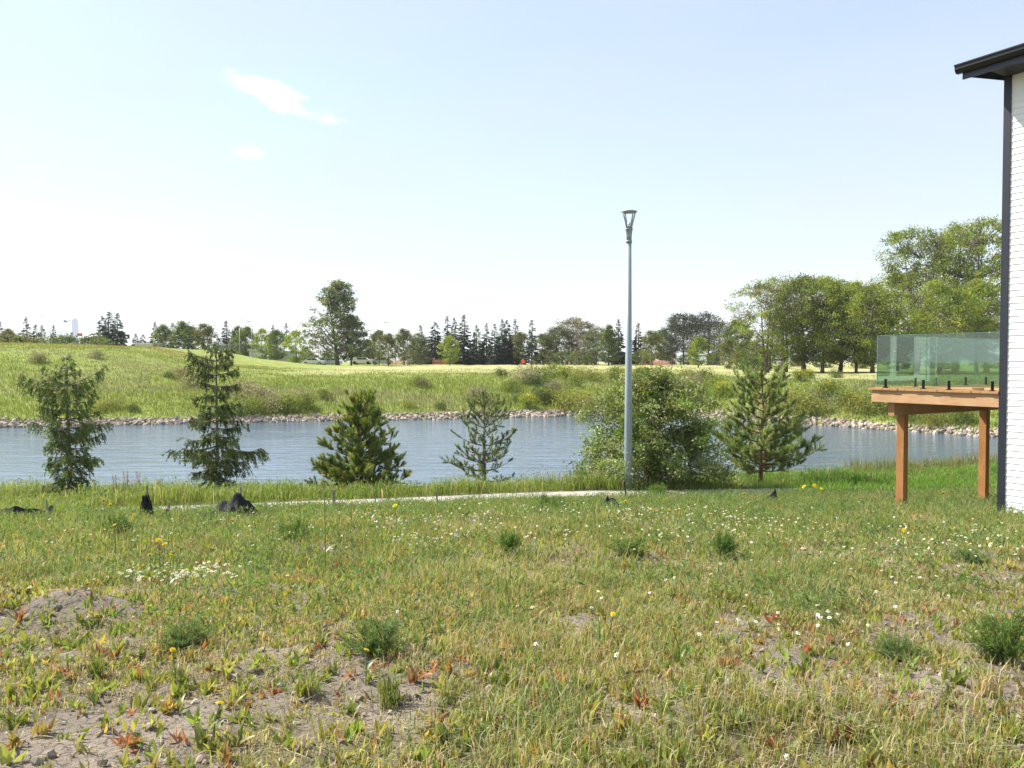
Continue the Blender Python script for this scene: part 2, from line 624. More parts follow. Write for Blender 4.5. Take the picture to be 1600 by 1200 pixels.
def ground_mat():
    m, N, L, out = new_mat('ground_soil_and_turf')
    b = N.new('ShaderNodeBsdfPrincipled')
    b.inputs['Roughness'].default_value = .95
    b.inputs['Specular IOR Level'].default_value = .12
    L.new(b.outputs['BSDF'], out.inputs['Surface'])
    at = N.new('ShaderNodeAttribute')
    at.attribute_name = 'col'
    geo = N.new('ShaderNodeNewGeometry')
    n1 = N.new('ShaderNodeTexNoise')
    n1.inputs['Scale'].default_value = 1.1
    n1.inputs['Detail'].default_value = 10
    n1.inputs['Roughness'].default_value = .68
    L.new(geo.outputs['Position'], n1.inputs['Vector'])
    n2 = N.new('ShaderNodeTexNoise')
    n2.inputs['Scale'].default_value = 22
    n2.inputs['Detail'].default_value = 8
    n2.inputs['Roughness'].default_value = .7
    L.new(geo.outputs['Position'], n2.inputs['Vector'])
    # mud cracks, warped cells
    wv = N.new('ShaderNodeVectorMath')
    wv.operation = 'MULTIPLY_ADD'
    wv.inputs[1].default_value = (.34, .34, .34)
    L.new(n1.outputs['Color'], wv.inputs[0])
    L.new(geo.outputs['Position'], wv.inputs[2])
    vo = N.new('ShaderNodeTexVoronoi')
    vo.feature = 'DISTANCE_TO_EDGE'
    vo.inputs['Scale'].default_value = 11.0
    L.new(wv.outputs['Vector'], vo.inputs['Vector'])
    ck = N.new('ShaderNodeMapRange')
    ck.inputs['From Min'].default_value = .0
    ck.inputs['From Max'].default_value = .028
    L.new(vo.outputs['Distance'], ck.inputs['Value'])
    # colour = attribute * (0.6..1.4 noise) ; cracks darken the soil part (alpha)
    mr = N.new('ShaderNodeMapRange')
    mr.inputs['From Min'].default_value = .28
    mr.inputs['From Max'].default_value = .72
    mr.inputs['To Min'].default_value = .62
    mr.inputs['To Max'].default_value = 1.34
    L.new(n1.outputs['Fac'], mr.inputs['Value'])
    mr2 = N.new('ShaderNodeMapRange')
    mr2.inputs['From Min'].default_value = .25
    mr2.inputs['From Max'].default_value = .75
    mr2.inputs['To Min'].default_value = .7
    mr2.inputs['To Max'].default_value = 1.28
    L.new(n2.outputs['Fac'], mr2.inputs['Value'])
    mm = N.new('ShaderNodeMath')
    mm.operation = 'MULTIPLY'
    L.new(mr.outputs['Result'], mm.inputs[0])
    L.new(mr2.outputs['Result'], mm.inputs[1])
    cs = N.new('ShaderNodeMix')
    cs.inputs[2].default_value = 1.0
    L.new(at.outputs['Alpha'], cs.inputs['Factor'])
    ckc = N.new('ShaderNodeMapRange')
    ckc.inputs['To Min'].default_value = .72
    ckc.inputs['To Max'].default_value = 1
    L.new(ck.outputs['Result'], ckc.inputs['Value'])
    L.new(ckc.outputs['Result'], cs.inputs[3])
    mm2 = N.new('ShaderNodeMath')
    mm2.operation = 'MULTIPLY'
    L.new(mm.outputs[0], mm2.inputs[0])
    L.new(cs.outputs[0], mm2.inputs[1])
    sc = N.new('ShaderNodeVectorMath')
    sc.operation = 'SCALE'
    L.new(at.outputs['Color'], sc.inputs[0])
    L.new(mm2.outputs[0], sc.inputs['Scale'])
    L.new(sc.outputs['Vector'], b.inputs['Base Color'])
    hs = N.new('ShaderNodeMath')
    hs.operation = 'MULTIPLY_ADD'
    hs.inputs[1].default_value = .3
    L.new(ck.outputs['Result'], hs.inputs[0])
    L.new(n2.outputs['Fac'], hs.inputs[2])
    bp = N.new('ShaderNodeBump')
    bp.inputs['Strength'].default_value = 1.0
    bp.inputs['Distance'].default_value = .045
    L.new(hs.outputs[0], bp.inputs['Height'])
    L.new(bp.outputs['Normal'], b.inputs['Normal'])
    return m


def water_mat():
    m, N, L, out = new_mat('lake_water')
    b = N.new('ShaderNodeBsdfPrincipled')
    b.inputs['Base Color'].default_value = (.085, .125, .165, 1)
    b.inputs['Roughness'].default_value = .09
    b.inputs['IOR'].default_value = 1.33
    b.inputs['Specular IOR Level'].default_value = .5
    geo = N.new('ShaderNodeNewGeometry')
    mp = N.new('ShaderNodeMapping')
    mp.inputs['Scale'].default_value = (.28, 1.0, 1)
    mp.inputs['Rotation'].default_value = (0, 0, .12)
    L.new(geo.outputs['Position'], mp.inputs['Vector'])
    n = N.new('ShaderNodeTexNoise')
    n.inputs['Scale'].default_value = 1.5
    n.inputs['Detail'].default_value = 6
    n.inputs['Roughness'].default_value = .55
    n.inputs['Distortion'].default_value = .4
    L.new(mp.outputs['Vector'], n.inputs['Vector'])
    n2 = N.new('ShaderNodeTexNoise')
    n2.inputs['Scale'].default_value = .16
    n2.inputs['Detail'].default_value = 3
    L.new(mp.outputs['Vector'], n2.inputs['Vector'])
    mr = N.new('ShaderNodeMapRange')
    mr.inputs['From Min'].default_value = .3
    mr.inputs['From Max'].default_value = .7
    mr.inputs['To Min'].default_value = .55
    mr.inputs['To Max'].default_value = 1.1
    L.new(n2.outputs['Fac'], mr.inputs['Value'])
    mu = N.new('ShaderNodeMath')
    mu.operation = 'MULTIPLY'
    L.new(n.outputs['Fac'], mu.inputs[0])
    L.new(mr.outputs['Result'], mu.inputs[1])
    bp = N.new('ShaderNodeBump')
    bp.inputs['Strength'].default_value = 1.0
    bp.inputs['Distance'].default_value = .095
    L.new(mu.outputs[0], bp.inputs['Height'])
    L.new(bp.outputs['Normal'], b.inputs['Normal'])
    L.new(b.outputs['BSDF'], out.inputs['Surface'])
    return m


# ------------------------------------------------------------------ terrain
def I(x, pts):
    a = np.asarray(pts, float)
    return np.interp(x, a[:, 0], a[:, 1])


NEAR = [(-6500, 2.9), (-50, 2.95), (0, 2.75), (4, 2.5), (8, 2.2), (11, 1.95), (13, 1.72), (15, 1.45), (17, 1.22), (19.3, 1.0)]
SHORE_N = [(-150, 30), (-60, 23.5), (-12, 25), (0, 26), (5, 27), (10, 29.5), (20, 31), (40, 33), (46, 34.5)]
SHORE_F = [(-150, 31), (-60, 47), (-32.8, 51), (-17.9, 55.6), (-4.7, 58.7), (5, 62), (10, 62.5), (14.5, 60), (20.8, 52.8), (26, 45.5), (32, 40.5), (40, 37.5), (46, 35.5)]
FAR = [(0, 0), (2.6, .62), (6, 1.1), (20, 2.95), (30, 3.2), (110, 3.65), (400, 3.85), (7000, 3.85)]
HILL = [(-400, 3.1), (-56, 3.05), (-49.5, 2.8), (-40, 2.55), (-38, 2.1), (-34.7, 1.35), (-31, .6), (-28, .28), (-25, .12), (-18, 0)]


def shore_near(x):
    return I(x, SHORE_N) + (fbm(np.asarray(x) * .35, np.zeros_like(np.asarray(x, float)), 3, 3) - .5) * 1.2


def shore_far(x):
    return I(x, SHORE_F) + (fbm(np.asarray(x) * .3, np.zeros_like(np.asarray(x, float)) + 4, 5, 3) - .5) * 1.3


def path_y(x):
    return 16.3 + (x + 7.3) * .3 + .15 * np.sin(np.asarray(x, float) * .35)


def smooth_near(y):
    return (I(y - .7, NEAR) + 2 * I(y, NEAR) + I(y + .7, NEAR)) / 4


MOUNDS = []


def terrain(x, y, fine=True):
    x = np.asarray(x, float)
    y = np.asarray(y, float)
    yn, yf = shore_near(x), shore_far(x)
    tilt = -.018 * np.clip(-x, 0, 30) * sstep(6, 14, y)

    def near_raw(yy):
        z = smooth_near(np.minimum(yy, 19.3)) + tilt
        u = np.clip((yy - 19.3) / np.maximum(yn - 19.3, .5), 0, 1)
        return np.where(yy > 19.3, (1.0 + tilt) * (1 - u) ** 1.0, z)

    zn = near_raw(y)
    py = path_y(x)
    k = 1 - sstep(.7, 1.6, np.abs(y - py))
    zn = zn * (1 - k) + near_raw(py) * k
    t = y - yf
    zf = I(t, FAR)
    zf = zf + I(x, HILL) * sstep(4, 36, t) * (1 - sstep(100, 150, y))
    zf = zf - .35 * sstep(14, 26, x) * sstep(8, 25, t) * (1 - sstep(100, 180, y))
    zb = np.maximum(-1.6, -.3 * np.minimum(y - yn, yf - y))
    z = np.where(y < yn, zn, np.where(y > yf, zf, zb))
    if fine:
        near = (1 - sstep(15, 24, y)) * (1 - k)
        z = z + near * ((fbm(x * .8, y * .8, 11, 4) - .5) * .16 + (fbm(x * 4.5, y * 4.5, 23, 3) - .5) * .07)
        for mx, my, mr_, mh in MOUNDS:
            d2 = ((x - mx) ** 2 + (y - my) ** 2) / mr_ ** 2
            z = z + mh * np.exp(-d2 * 1.4) * (.7 + .6 * fbm(x * 7, y * 7, 31, 3))
        far = sstep(4, 9, t) * (1 - sstep(200, 400, y))
        z = z + far * (fbm(x * .25, y * .25, 41, 4) - .5) * .45
    return z


CAMROT = np.array(Matrix.Rotation(pi / 2 - PITCH, 3, 'X'))


def ray(px, row):
    v = CAMROT @ np.array([(px - 800) / 1244, (600 - row) / 1244, -1.0])
    return v / v[1]


def hit(px, row, above=0.0, dmin=1.5, dmax=260):
    """the place on the ground seen at a photo pixel (used only to read off real positions)"""
    d = np.concatenate([np.arange(dmin, 30, .02), np.arange(30, dmax, .2)])
    v = ray(px, row)
    g = terrain(v[0] * d, d)
    i = np.argmax(EYE + v[2] * d <= g + above)
    return v[0] * d[i], d[i], float(g[i])


def at(px, d):
    x = (px - 800) / 1244 * d
    return np.array([x, d, float(terrain(x, d))])


for px, row, r, h in ((130, 968, .42, .13), (45, 955, .5, .08), (330, 935, .4, .07), (1420, 985, .55, .06), (760, 815, .5, .1), (1290, 860, .6, .07), (1470, 1080, .5, .05), (1180, 1060, .5, .05), (640, 1040, .5, .05)):
    q = hit(px, row)
    MOUNDS.append((q[0], q[1], r, h))


def lushness(x, y):
    """0 bare dry lot soil .. 1 thick green growth"""
    a = I(y, [(0, .34), (3.2, .37), (4.5, .43), (6, .51), (8, .59), (10.5, .74), (13, .82), (30, .95)])
    a = a + .26 * sstep(-.5, -5, x) * sstep(5.2, 7.5, y)
    a = a + (fbm(x * 1.9, y * 1.5, 51, 5) - .5) * 1.9
    for mx, my, mr_, mh in MOUNDS:
        a = a - (.75 if mh > .075 else .32) * np.exp(-((x - mx) ** 2 + (y - my) ** 2) / (mr_ * .85) ** 2)
    return np.clip(a, 0, 1)


def nonuni(parts):
    out = [np.arange(a, b, s) for a, b, s in parts]
    return np.concatenate(out)


geo = np.array([110, 150, 220, 340, 550, 900, 1500, 2600, 4300, 6500.0])
gx = np.concatenate([-geo[::-1], nonuni([(-80, -26, 1.5), (-26, -9, .4), (-9, 9, .1), (9, 26, .4), (26, 80.1, 1.5)]), geo])
gy = np.concatenate([-geo[::-1], [-80, -50, -25, -12, -6, -3, -1], nonuni([(0, 10, .085), (10, 24, .16), (24, 66, .45), (66, 130, 1.6), (130, 200, 8)]), geo[2:]])
GX, GY = np.meshgrid(gx, gy)
GZ = terrain(GX, GY)
lush = lushness(GX, GY)
T = GY - shore_far(GX)
n_a = fbm(GX * .18, GY * .3, 61, 4)[..., None]
n_b = fbm(GX * .6, GY * .9, 67, 4)[..., None]
soil = np.array([.27, .225, .182])
turf = np.array([.13, .135, .045])
straw = np.array([.34, .27, .13])
near_c = soil * (1 - lush[..., None]) + (turf * .75 + straw * .25 * n_b) * lush[..., None]
slope_c = np.array([.175, .22, .05]) * n_a * 1.5 + np.array([.22, .235, .065]) * (1 - n_a)
field_c = np.array([.40, .37, .18]) * n_b + np.array([.30, .32, .11]) * (1 - n_b)
far_k = sstep(19, 27, T)[..., None] * sstep(-30, -18, GX)[..., None]
far_c = slope_c * (1 - far_k) + field_c * far_k
mudc = np.array([.17, .14, .09])
col = np.where((T > 0)[..., None], far_c, near_c)
wet = (sstep(.12, -.1, GZ) * sstep(20, 22, GY) * (1 - sstep(80, 90, GY)))[..., None]
col = col * (1 - wet) + mudc * wet
alpha = ((1 - lush) * (1 - sstep(12, 20, GY)))[..., None]
rows_n, cols_n = GX.shape
idx = np.arange(rows_n * cols_n).reshape(rows_n, cols_n)
Q = np.stack([idx[:-1, :-1], idx[:-1, 1:], idx[1:, 1:], idx[1:, :-1]], -1).reshape(-1, 4)
ground = link('ground', mesh_data('ground', np.stack([GX, GY, GZ], -1).reshape(-1, 3), [Q], ground_mat(), np.concatenate([col, alpha], -1).reshape(-1, 4), True))
tag(ground, 'weedy dry lot soil sloping to the lake and the grassy land beyond', None, kind='structure')

lake = MB().add([(-152, 21, 0), (47, 21, 0), (47, 68, 0), (-152, 68, 0)], [[(0, 1, 2, 3)]]).build('lake', water_mat())
tag(lake, 'rippled blue lake between grassy banks', None, kind='structure')

xs = np.arange(-45, 34, .5)
ws = np.linspace(-.38, .38, 5)
PX, PW = np.meshgrid(xs, ws, indexing='ij')
PY = path_y(PX) + PW + .05 * (fbm(PX * 1.3, PW * 9, 71, 2) - .5)
PZ = terrain(PX, PY, False) + .035 - .02 * (np.abs(PW) / .38) ** 4
idx = np.arange(PX.size).reshape(PX.shape)
Q = np.stack([idx[:-1, :-1], idx[1:, :-1], idx[1:, 1:], idx[:-1, 1:]], -1).reshape(-1, 4)
path = link('path', mesh_data('path', np.stack([PX, PY, PZ], -1).reshape(-1, 3), [Q], plain('path_gravel', (.36, .33, .285), .95, noise=.22, nscale=5, bump=.5, bscale=60), None, True))
tag(path, 'pale gravel walking path along the near shore', None, kind='structure')

# ------------------------------------------------------------------ neighbour's house with deck (local x along the lake wall, local y towards the lake)
HROT = math.atan2(.525, .851)
HC = (7.84, 12.75, 1.7)
HW, HL, EAVE = 5.5, 12.0, 7.02
house = thing('house', 'white sided house with dark corner trim and eave at right edge', 'house', HC, HROT)


def siding_mesh(length, axis):
    """one lap of vinyl siding: sloping face with a rolled butt edge; built along y (side wall) or x (lake wall)"""
    prof = [(0, 0.1016), (.004, .1016), (.0105, .012), (.0135, .008), (.0135, .001), (0, -.004)]
    if axis == 'y':
        poly = [(-p, 0, z) for p, z in prof]
        return MB().prism(poly, (0, -length, 0)).data('siding_board', M_SIDING)
    poly = [(0, p, z) for p, z in prof]
    return MB().prism(poly, (length, 0, 0)).data('siding_board', M_SIDING)


side_wall = box_part('side_wall', (.002, -HL, -.6), (.1, -.002, EAVE), M_SIDING, house)
back_wall = box_part('lake_wall', (.1, -.1, -.6), (HW, -.002, EAVE), M_SIDING, house)
box_part('far_wall', (HW - .1, -HL, -.6), (HW + .002, -.1, EAVE), M_SIDING, house)
box_part('street_wall', (.1, -HL - .002, -.6), (HW - .1, -HL + .1, EAVE), M_SIDING, house)
sd = siding_mesh(HL - .08, 'y')
sdx = siding_mesh(HW - .16, 'x')
sd_l = siding_mesh(3.02 - .08, 'x')
sd_r = siding_mesh(HW - .08 - 4.93, 'x')
z = -.02
while z < EAVE - .05:
    link('siding_board', sd, side_wall, (0, -.08, z))
    if 1.95 < z < 4.2:
        link('siding_board', sd_l, back_wall, (.08, 0, z))
        link('siding_board', sd_r, back_wall, (4.93, 0, z))
    else:
        link('siding_board', sdx, back_wall, (.08, 0, z))
    z += .1016
ct = MB()
ct.box((-.026, -.085, -.08), (.0, .026, EAVE - .002))
ct.box((.0, .0, -.08), (.085, .026, EAVE - .002))
ct.build('corner_trim', M_TRIM, house)
box_part('foundation', (.012, -HL + .02, -.9), (HW - .02, -.012, -.03), plain('foundation_concrete', (.36, .35, .33), .9, noise=.15), house)
# patio door on the lake wall (seen mirrored in the glass railing)
door = box_part('patio_door', (3.02, -.03, 1.99), (4.93, .004, 4.25), M_WFRAME, house)
for x0, x1 in ((3.08, 3.92), (4.0, 4.86)):
    fr = MB()
    fr.box((x0, .004, 2.06), (x0 + .07, .04, 4.18)).box((x1 - .07, .004, 2.06), (x1, .04, 4.18))
    fr.box((x0 + .07, .004, 2.06), (x1 - .07, .038, 2.18)).box((x0 + .07, .004, 4.1), (x1 - .07, .038, 4.18))
    fr.build('door_frame', M_WFRAME, door)
    box_part('door_pane', (x0 + .07, .006, 2.18), (x1 - .07, .02, 4.1), M_DARKGLASS, door)
win = box_part('window', (1.6, -.03, 5.0), (3.4, .03, 6.3), M_WFRAME, house)
box_part('window_pane', (1.68, .03, 5.08), (2.47, .034, 6.22), M_DARKGLASS, win)
box_part('window_pane', (2.53, .03, 5.08), (3.32, .034, 6.22), M_DARKGLASS, win)
# eave: flat soffit out to the fascia, gutter in front of it
OV = .51
sof = box_part('soffit', (-OV, -HL, EAVE), (.1, 0.0, EAVE + .012), M_SOFFIT, house)
yy = -.1
sp = MB().box((-OV + .01, -.085, -.006), (-.03, 0, 0)).data('soffit_panel', M_SOFFIT)
while yy > -5:
    link('soffit_panel', sp, sof, (0, yy, EAVE))
    yy -= .1
box_part('fascia', (-OV - .03, -HL - .4, EAVE - .02), (-OV, .40, EAVE + .17), M_FASCIA, house)
gp = [(-OV - .03, EAVE + .075), (-OV - .10, EAVE + .075), (-OV - .135, EAVE + .13), (-OV - .135, EAVE + .175), (-OV - .155, EAVE + .185), (-OV - .155, EAVE + .205), (-OV - .03, EAVE + .205)]
MB().prism([(x, .47, z) for x, z in gp], (0, -HL - .9, 0)).build('gutter', M_GUTTER, house)
# gable roof, ridge running towards the lake
rz0, rz1 = EAVE + .19, EAVE + .19 + (HW / 2 + OV) * .33
xm = HW / 2
roof = MB().prism([(-OV - .05, .42, rz0), (xm, .42, rz1), (HW + OV + .05, .42, rz0), (HW + OV + .05, .42, rz0 + .05), (xm, .42, rz1 + .07), (-OV - .05, .42, rz0 + .05)], (0, -HL - .85, 0)).build('roof', M_SHINGLE, house)
MB().prism([(0, 0, EAVE + .002), (HW, 0, EAVE + .002), (HW + .4, 0, rz0 - .02), (xm, 0, rz1 - .02), (-.4, 0, rz0 - .02)], (0, -.09, 0)).build('gable', M_SIDING, house)
MB().prism([(-OV + .005, .38, rz0 - .16), (xm, .38, rz1 - .16), (HW + OV, .38, rz0 - .16), (HW + OV, .38, rz0 - .005), (xm, .38, rz1 - .005), (-OV + .005, .38, rz0 - .005)], (0, .022, 0)).build('rake_board', M_FASCIA, house)

DZ, DY = 2.03, 2.29
deck = thing('deck', 'raised timber deck with frameless glass railing behind the white house', 'deck', HC, HROT)
b0 = MB().box((-.035, 0, -.036), (HW - .05, .138, 0)).data('deck_board', M_WOOD_X)
k = 0
while .03 + k * .144 + .138 < DY + .06:
    link('deck_board', b0, deck, (random.uniform(-.012, .008), .03 + k * .144, DZ + random.uniform(-.002, .002)))
    k += 1
box_part('rim_joist', (0, .03, DZ - .255), (.038, DY, DZ - .038), M_WOOD_Y, deck)
box_part('rim_joist', (.04, DY - .038, DZ - .253), (HW - .1, DY - .001, DZ - .038), M_WOOD_X, deck)
box_part('ledger_board', (.04, .032, DZ - .253), (HW - .1, .07, DZ - .038), M_WOOD_X, deck)
jm = MB().box((0, .072, -.25), (.038, DY - .04, -.04)).data('joist', M_WOOD_Y)
for k in range(1, 13):
    link('joist', jm, deck, (.04 + k * .4, 0, DZ))
yb0, yb1 = DY - .39, DY - .275
box_part('beam', (.10, yb0, DZ - .50), (HW - .15, yb1, DZ - .256), M_WOOD_X, deck)
for tx in (.38, 3.18, 5.05):
    c = Matrix.Rotation(HROT, 3, 'Z') @ Vector((tx + .07, DY - .335, 0))
    gz = float(terrain(HC[0] + c.x, HC[1] + c.y)) - HC[2]
    box_part('post', (tx, DY - .405, gz - .12), (tx + .14, DY - .265, DZ - .501), M_WOOD_Z, deck)
    if tx == 3.18:
        pit = (HC[0] + c.x, HC[1] + c.y)


def glass_panel(lo, hi):
    g = box_part('glass_panel', lo, hi, M_GLASS, deck)
    e = MB()
    t = .0012
    e.box((lo[0] + t, lo[1] + t, hi[2] + .0005), (hi[0] - t, hi[1] - t, hi[2] + .0045))
    if hi[1] - lo[1] > hi[0] - lo[0]:
        e.box((lo[0] + t, hi[1] + .0005, lo[2]), (hi[0] - t, hi[1] + .004, hi[2]))
        e.box((lo[0] + t, lo[1] - .004, lo[2]), (hi[0] - t, lo[1] - .0005, hi[2]))
    else:
        e.box((lo[0] - .004, lo[1] + t, lo[2]), (lo[0] - .0005, hi[1] - t, hi[2]))
        e.box((hi[0] + .0005, lo[1] + t, lo[2]), (hi[0] + .004, hi[1] - t, hi[2]))
    e.build('glass_edge', M_GLASSEDGE, g)


GZ0, GZ1 = DZ + .055, DZ + .957
for y0, y1 in ((DY - 1.17, DY - .075), (DY - 2.26, DY - 1.20)):
    glass_panel((.052, y0, GZ0), (.064, y1, GZ1))
for x0, x1 in ((.07, 1.61), (1.65, 3.36), (3.40, 5.2)):
    glass_panel((x0, DY - .068, GZ0), (x1, DY - .056, GZ1))
spm = MB()
spm.lathe([(.05, 0), (.05, .008), (.046, .012)], 20)
spm.lathe([(.024, .012), (.024, .155), (.022, .160)], 16)
spm = spm.data('railing_spigot', M_BLACKMETAL)
spc = MB().prism([(-.0235, -.0235, 0), (.0235, -.0235, 0), (.0235, .0235, 0), (-.0235, .0235, 0)], (0, 0, .004)).data('spigot_cap', M_STEEL)
spots = [(.058, DY - s) for s in (.244, .958, 1.41, 2.12)] + [(t, DY - .062) for t in (.34, 1.28, 1.966, 3.036, 3.80, 4.8)]
for sx, sy in spots:
    o = link('railing_spigot', spm, deck, (sx, sy, DZ + .003))
    link('spigot_cap', spc, o, (0, 0, .1605))
tb = MB()
tb.box((-.03, -.085, 0), (.03, .085, .045))
blk = tb.build('timber_offcut', M_WOOD_Y)
cc = Matrix.Rotation(HROT, 3, 'Z') @ Vector((.12, DY - 1.86, 0))
blk.location = (HC[0] + cc.x, HC[1] + cc.y, HC[2] + DZ + .004)
blk.rotation_euler = (0, 0, HROT + .35)
tag(blk, 'small wood block offcut lying on the deck by the glass railing', 'wood block')

# ------------------------------------------------------------------ lamp post by the path
lp = at(982, 19.9)
lp[1] = float(path_y(lp[0])) + .62
lp[0] = (982 - 800) / 1244 * lp[1]
lp[2] = float(terrain(lp[0], lp[1]))
lamp = thing('street_lamp', 'tall grey lamp post with open cage head beside the gravel path', 'street lamp', tuple(lp))
H = EYE + ray(982, 330)[2] * lp[1] - lp[2]
MB().lathe([(.17, -.1), (.17, .03), (.165, .04)], 20).build('base_plate', M_GALV, lamp)
MB().lathe([(.11, .0), (.105, .5), (.096, 1.6), (.060, H - .78)], 16).build('pole', M_LAMP, lamp, True)
MB().lathe([(.060, H - .80), (.078, H - .79), (.080, H - .74), (.066, H - .73)], 20).build('collar', M_LAMP, lamp, True)
MB().lathe([(.064, H - .735), (.070, H - .62), (.086, H - .47), (.100, H - .455), (.100, H - .44), (.06, H - .43), (.05, H - .36)], 20).build('sleeve', M_LAMP, lamp, True)
for a in range(4):
    an = a * pi / 2 + .45
    pts = [(r * math.cos(an), r * math.sin(an), zz) for r, zz in ((.062, H - .44), (.085, H - .36), (.118, H - .24), (.155, H - .13), (.178, H - .03))]
    MB().tube(pts, [.024, .021, .018, .017, .016], 8).build('arm', M_LAMP, lamp, True)
MB().lathe([(.17, H - .035), (.196, H - .03), (.2, H - .012), (.19, H + .0), (.09, H + .018), (.02, H + .024)], 28).build('lamp_cap', M_LAMPCAP, lamp, True)
MB().lathe([(.0, H - .40), (.04, H - .39), (.045, H - .33), (.03, H - .29), (.0, H - .28)], 14, cap=False).build('light_unit', M_GALV, lamp, True)
# ------------------------------------------------------------------ tree and plant makers (each returns meshes shared by its copies)
def quad_curve(a, b, sag, n=5):
    t = np.linspace(0, 1, n)[:, None]
    m = (a + b) / 2 + sag
    return (1 - t) ** 2 * a + 2 * t * (1 - t) * m + t ** 2 * b


def env_round(u):
    return np.clip(np.sin(pi * np.clip(u, 0, 1) ** .75), 0, 1) ** .55


def env_poplar(u):
    return np.interp(u, [0, .06, .18, .32, .45, .55, .65, .8, .92, 1], [.4, .9, 1, .95, .78, .60, .50, .40, .28, .14])


def env_column(u):
    return np.interp(u, [0, .1, .4, .75, 1], [.55, .95, 1, .62, .08])


def env_vase(u):
    return np.interp(u, [0, .15, .45, .75, .92, 1], [.25, .6, .95, 1, .72, .3])


def env_dome(u):
    return np.sqrt(np.clip(1 - (np.clip(u, 0, 1) * .98) ** 2.2, 0, 1)) * np.interp(u, [0, .12, .4, 1], [.78, .95, 1, 1])


def broadleaf(seed, h, rx, z0, env, colours, weights=None, n_prim=9, n_tips=170, per_tip=42, leaf=.26, clump=.55, stems=1, trunk_r=.16, bare=0.0, leaf_ratio=.6, mat=None, bark=None, outer=.42, lean=0.0):
    rng = np.random.default_rng(seed)
    wood = MB()
    tops = []
    for s in range(stems):
        off = np.array([0, 0, 0]) if stems == 1 else np.array([rng.normal(0, .12), rng.normal(0, .12), 0]) * h * .25
        top = np.array([rng.normal(0, .06) * h + lean * h + off[0] * 2, rng.normal(0, .05) * h + off[1] * 2, h * rng.uniform(.82, .92)])
        base = off * .4 + np.array([0, 0, -.15])
        pts = quad_curve(base, top, np.array([rng.normal(0, .03) * h, rng.normal(0, .03) * h, 0]), 9)
        rr = trunk_r / math.sqrt(stems) * np.interp(np.linspace(0, 1, 9), [0, .06, .5, 1], [1.35, 1.0, .62, .1])
        wood.tube(pts, rr, 7)
        tops.append(pts)
    prim = []
    for i in range(n_prim):
        pts = tops[i % stems]
        u = rng.uniform(.15, .8)
        an = i * 2.399 + rng.normal(0, .4)
        zc = h * (z0 + (1 - z0) * u)
        rad = rx * env(np.array(u)) * rng.uniform(.5, .75)
        tr_t = np.clip((zc - rad * rng.uniform(.5, 1.0)) / (h * .87), .12, .9)
        k = tr_t * 8
        k0 = int(min(7, math.floor(k)))
        a = pts[k0] * (1 - (k - k0)) + pts[k0 + 1] * (k - k0)
        b = np.array([rad * math.cos(an) + lean * zc, rad * math.sin(an), zc])
        cv = quad_curve(a, b, np.array([0, 0, -.12 * rad]), 7)
        r0 = trunk_r * (.55 - .3 * u) / math.sqrt(stems)
        wood.tube(cv, np.linspace(r0, r0 * .3, 7), 5, False)
        prim.append(cv)
    nodes = np.concatenate([c[2:] for c in prim] + [t[4:] for t in tops])
    u = rng.uniform(0, 1, n_tips) ** .9
    an = rng.uniform(0, 2 * pi, n_tips)
    lob = .55 + .85 * vnoise(an * 1.3 + seed, u * 4.5, seed)
    rad = rx * env(u) * lob * rng.uniform(0, 1, n_tips) ** outer
    tips = np.stack([rad * np.cos(an) + lean * h * (z0 + (1 - z0) * u), rad * np.sin(an), h * (z0 + (1 - z0) * u)], -1)
    for t in tips:
        dd = np.linalg.norm(nodes - t, axis=1) + np.clip(nodes[:, 2] - t[2], 0, None) * 1.5
        a = nodes[np.argmin(dd)]
        cv = quad_curve(a, t, np.array([0, 0, -.06 * np.linalg.norm(t - a)]), 4)
        wood.tube(cv, np.linspace(trunk_r * .13, trunk_r * .035, 4), 3, False)
    fol = MB()
    live = tips[rng.uniform(0, 1, n_tips) >= bare]
    cnt = rng.poisson(per_tip * rng.uniform(.35, 1.65, len(live)))
    c = np.repeat(live, cnt, 0)
    n = len(c)
    sp = np.repeat(clump * rng.uniform(.6, 1.35, len(live)), cnt)[:, None]
    pos = c + rng.normal(0, 1, (n, 3)) * sp * np.array([1, 1, .62]) * .62
    d = rng.normal(0, 1, (n, 3)) + np.array([0, 0, -.25])
    L_ = leaf * rng.uniform(.6, 1.35, n)
    cl = pal(rng, len(live), colours, weights, .16)
    colr = np.repeat(cl, cnt, 0) * (1 + .14 * rng.standard_normal((n, 1)))
    leaves(fol, pos, d, rng.uniform(0, 2 * pi, n), L_, L_ * leaf_ratio, np.clip(colr, .004, 1))
    return wood.data('trunk', bark or M_BARK, True), fol.data('crown', mat or M_FARLEAF)


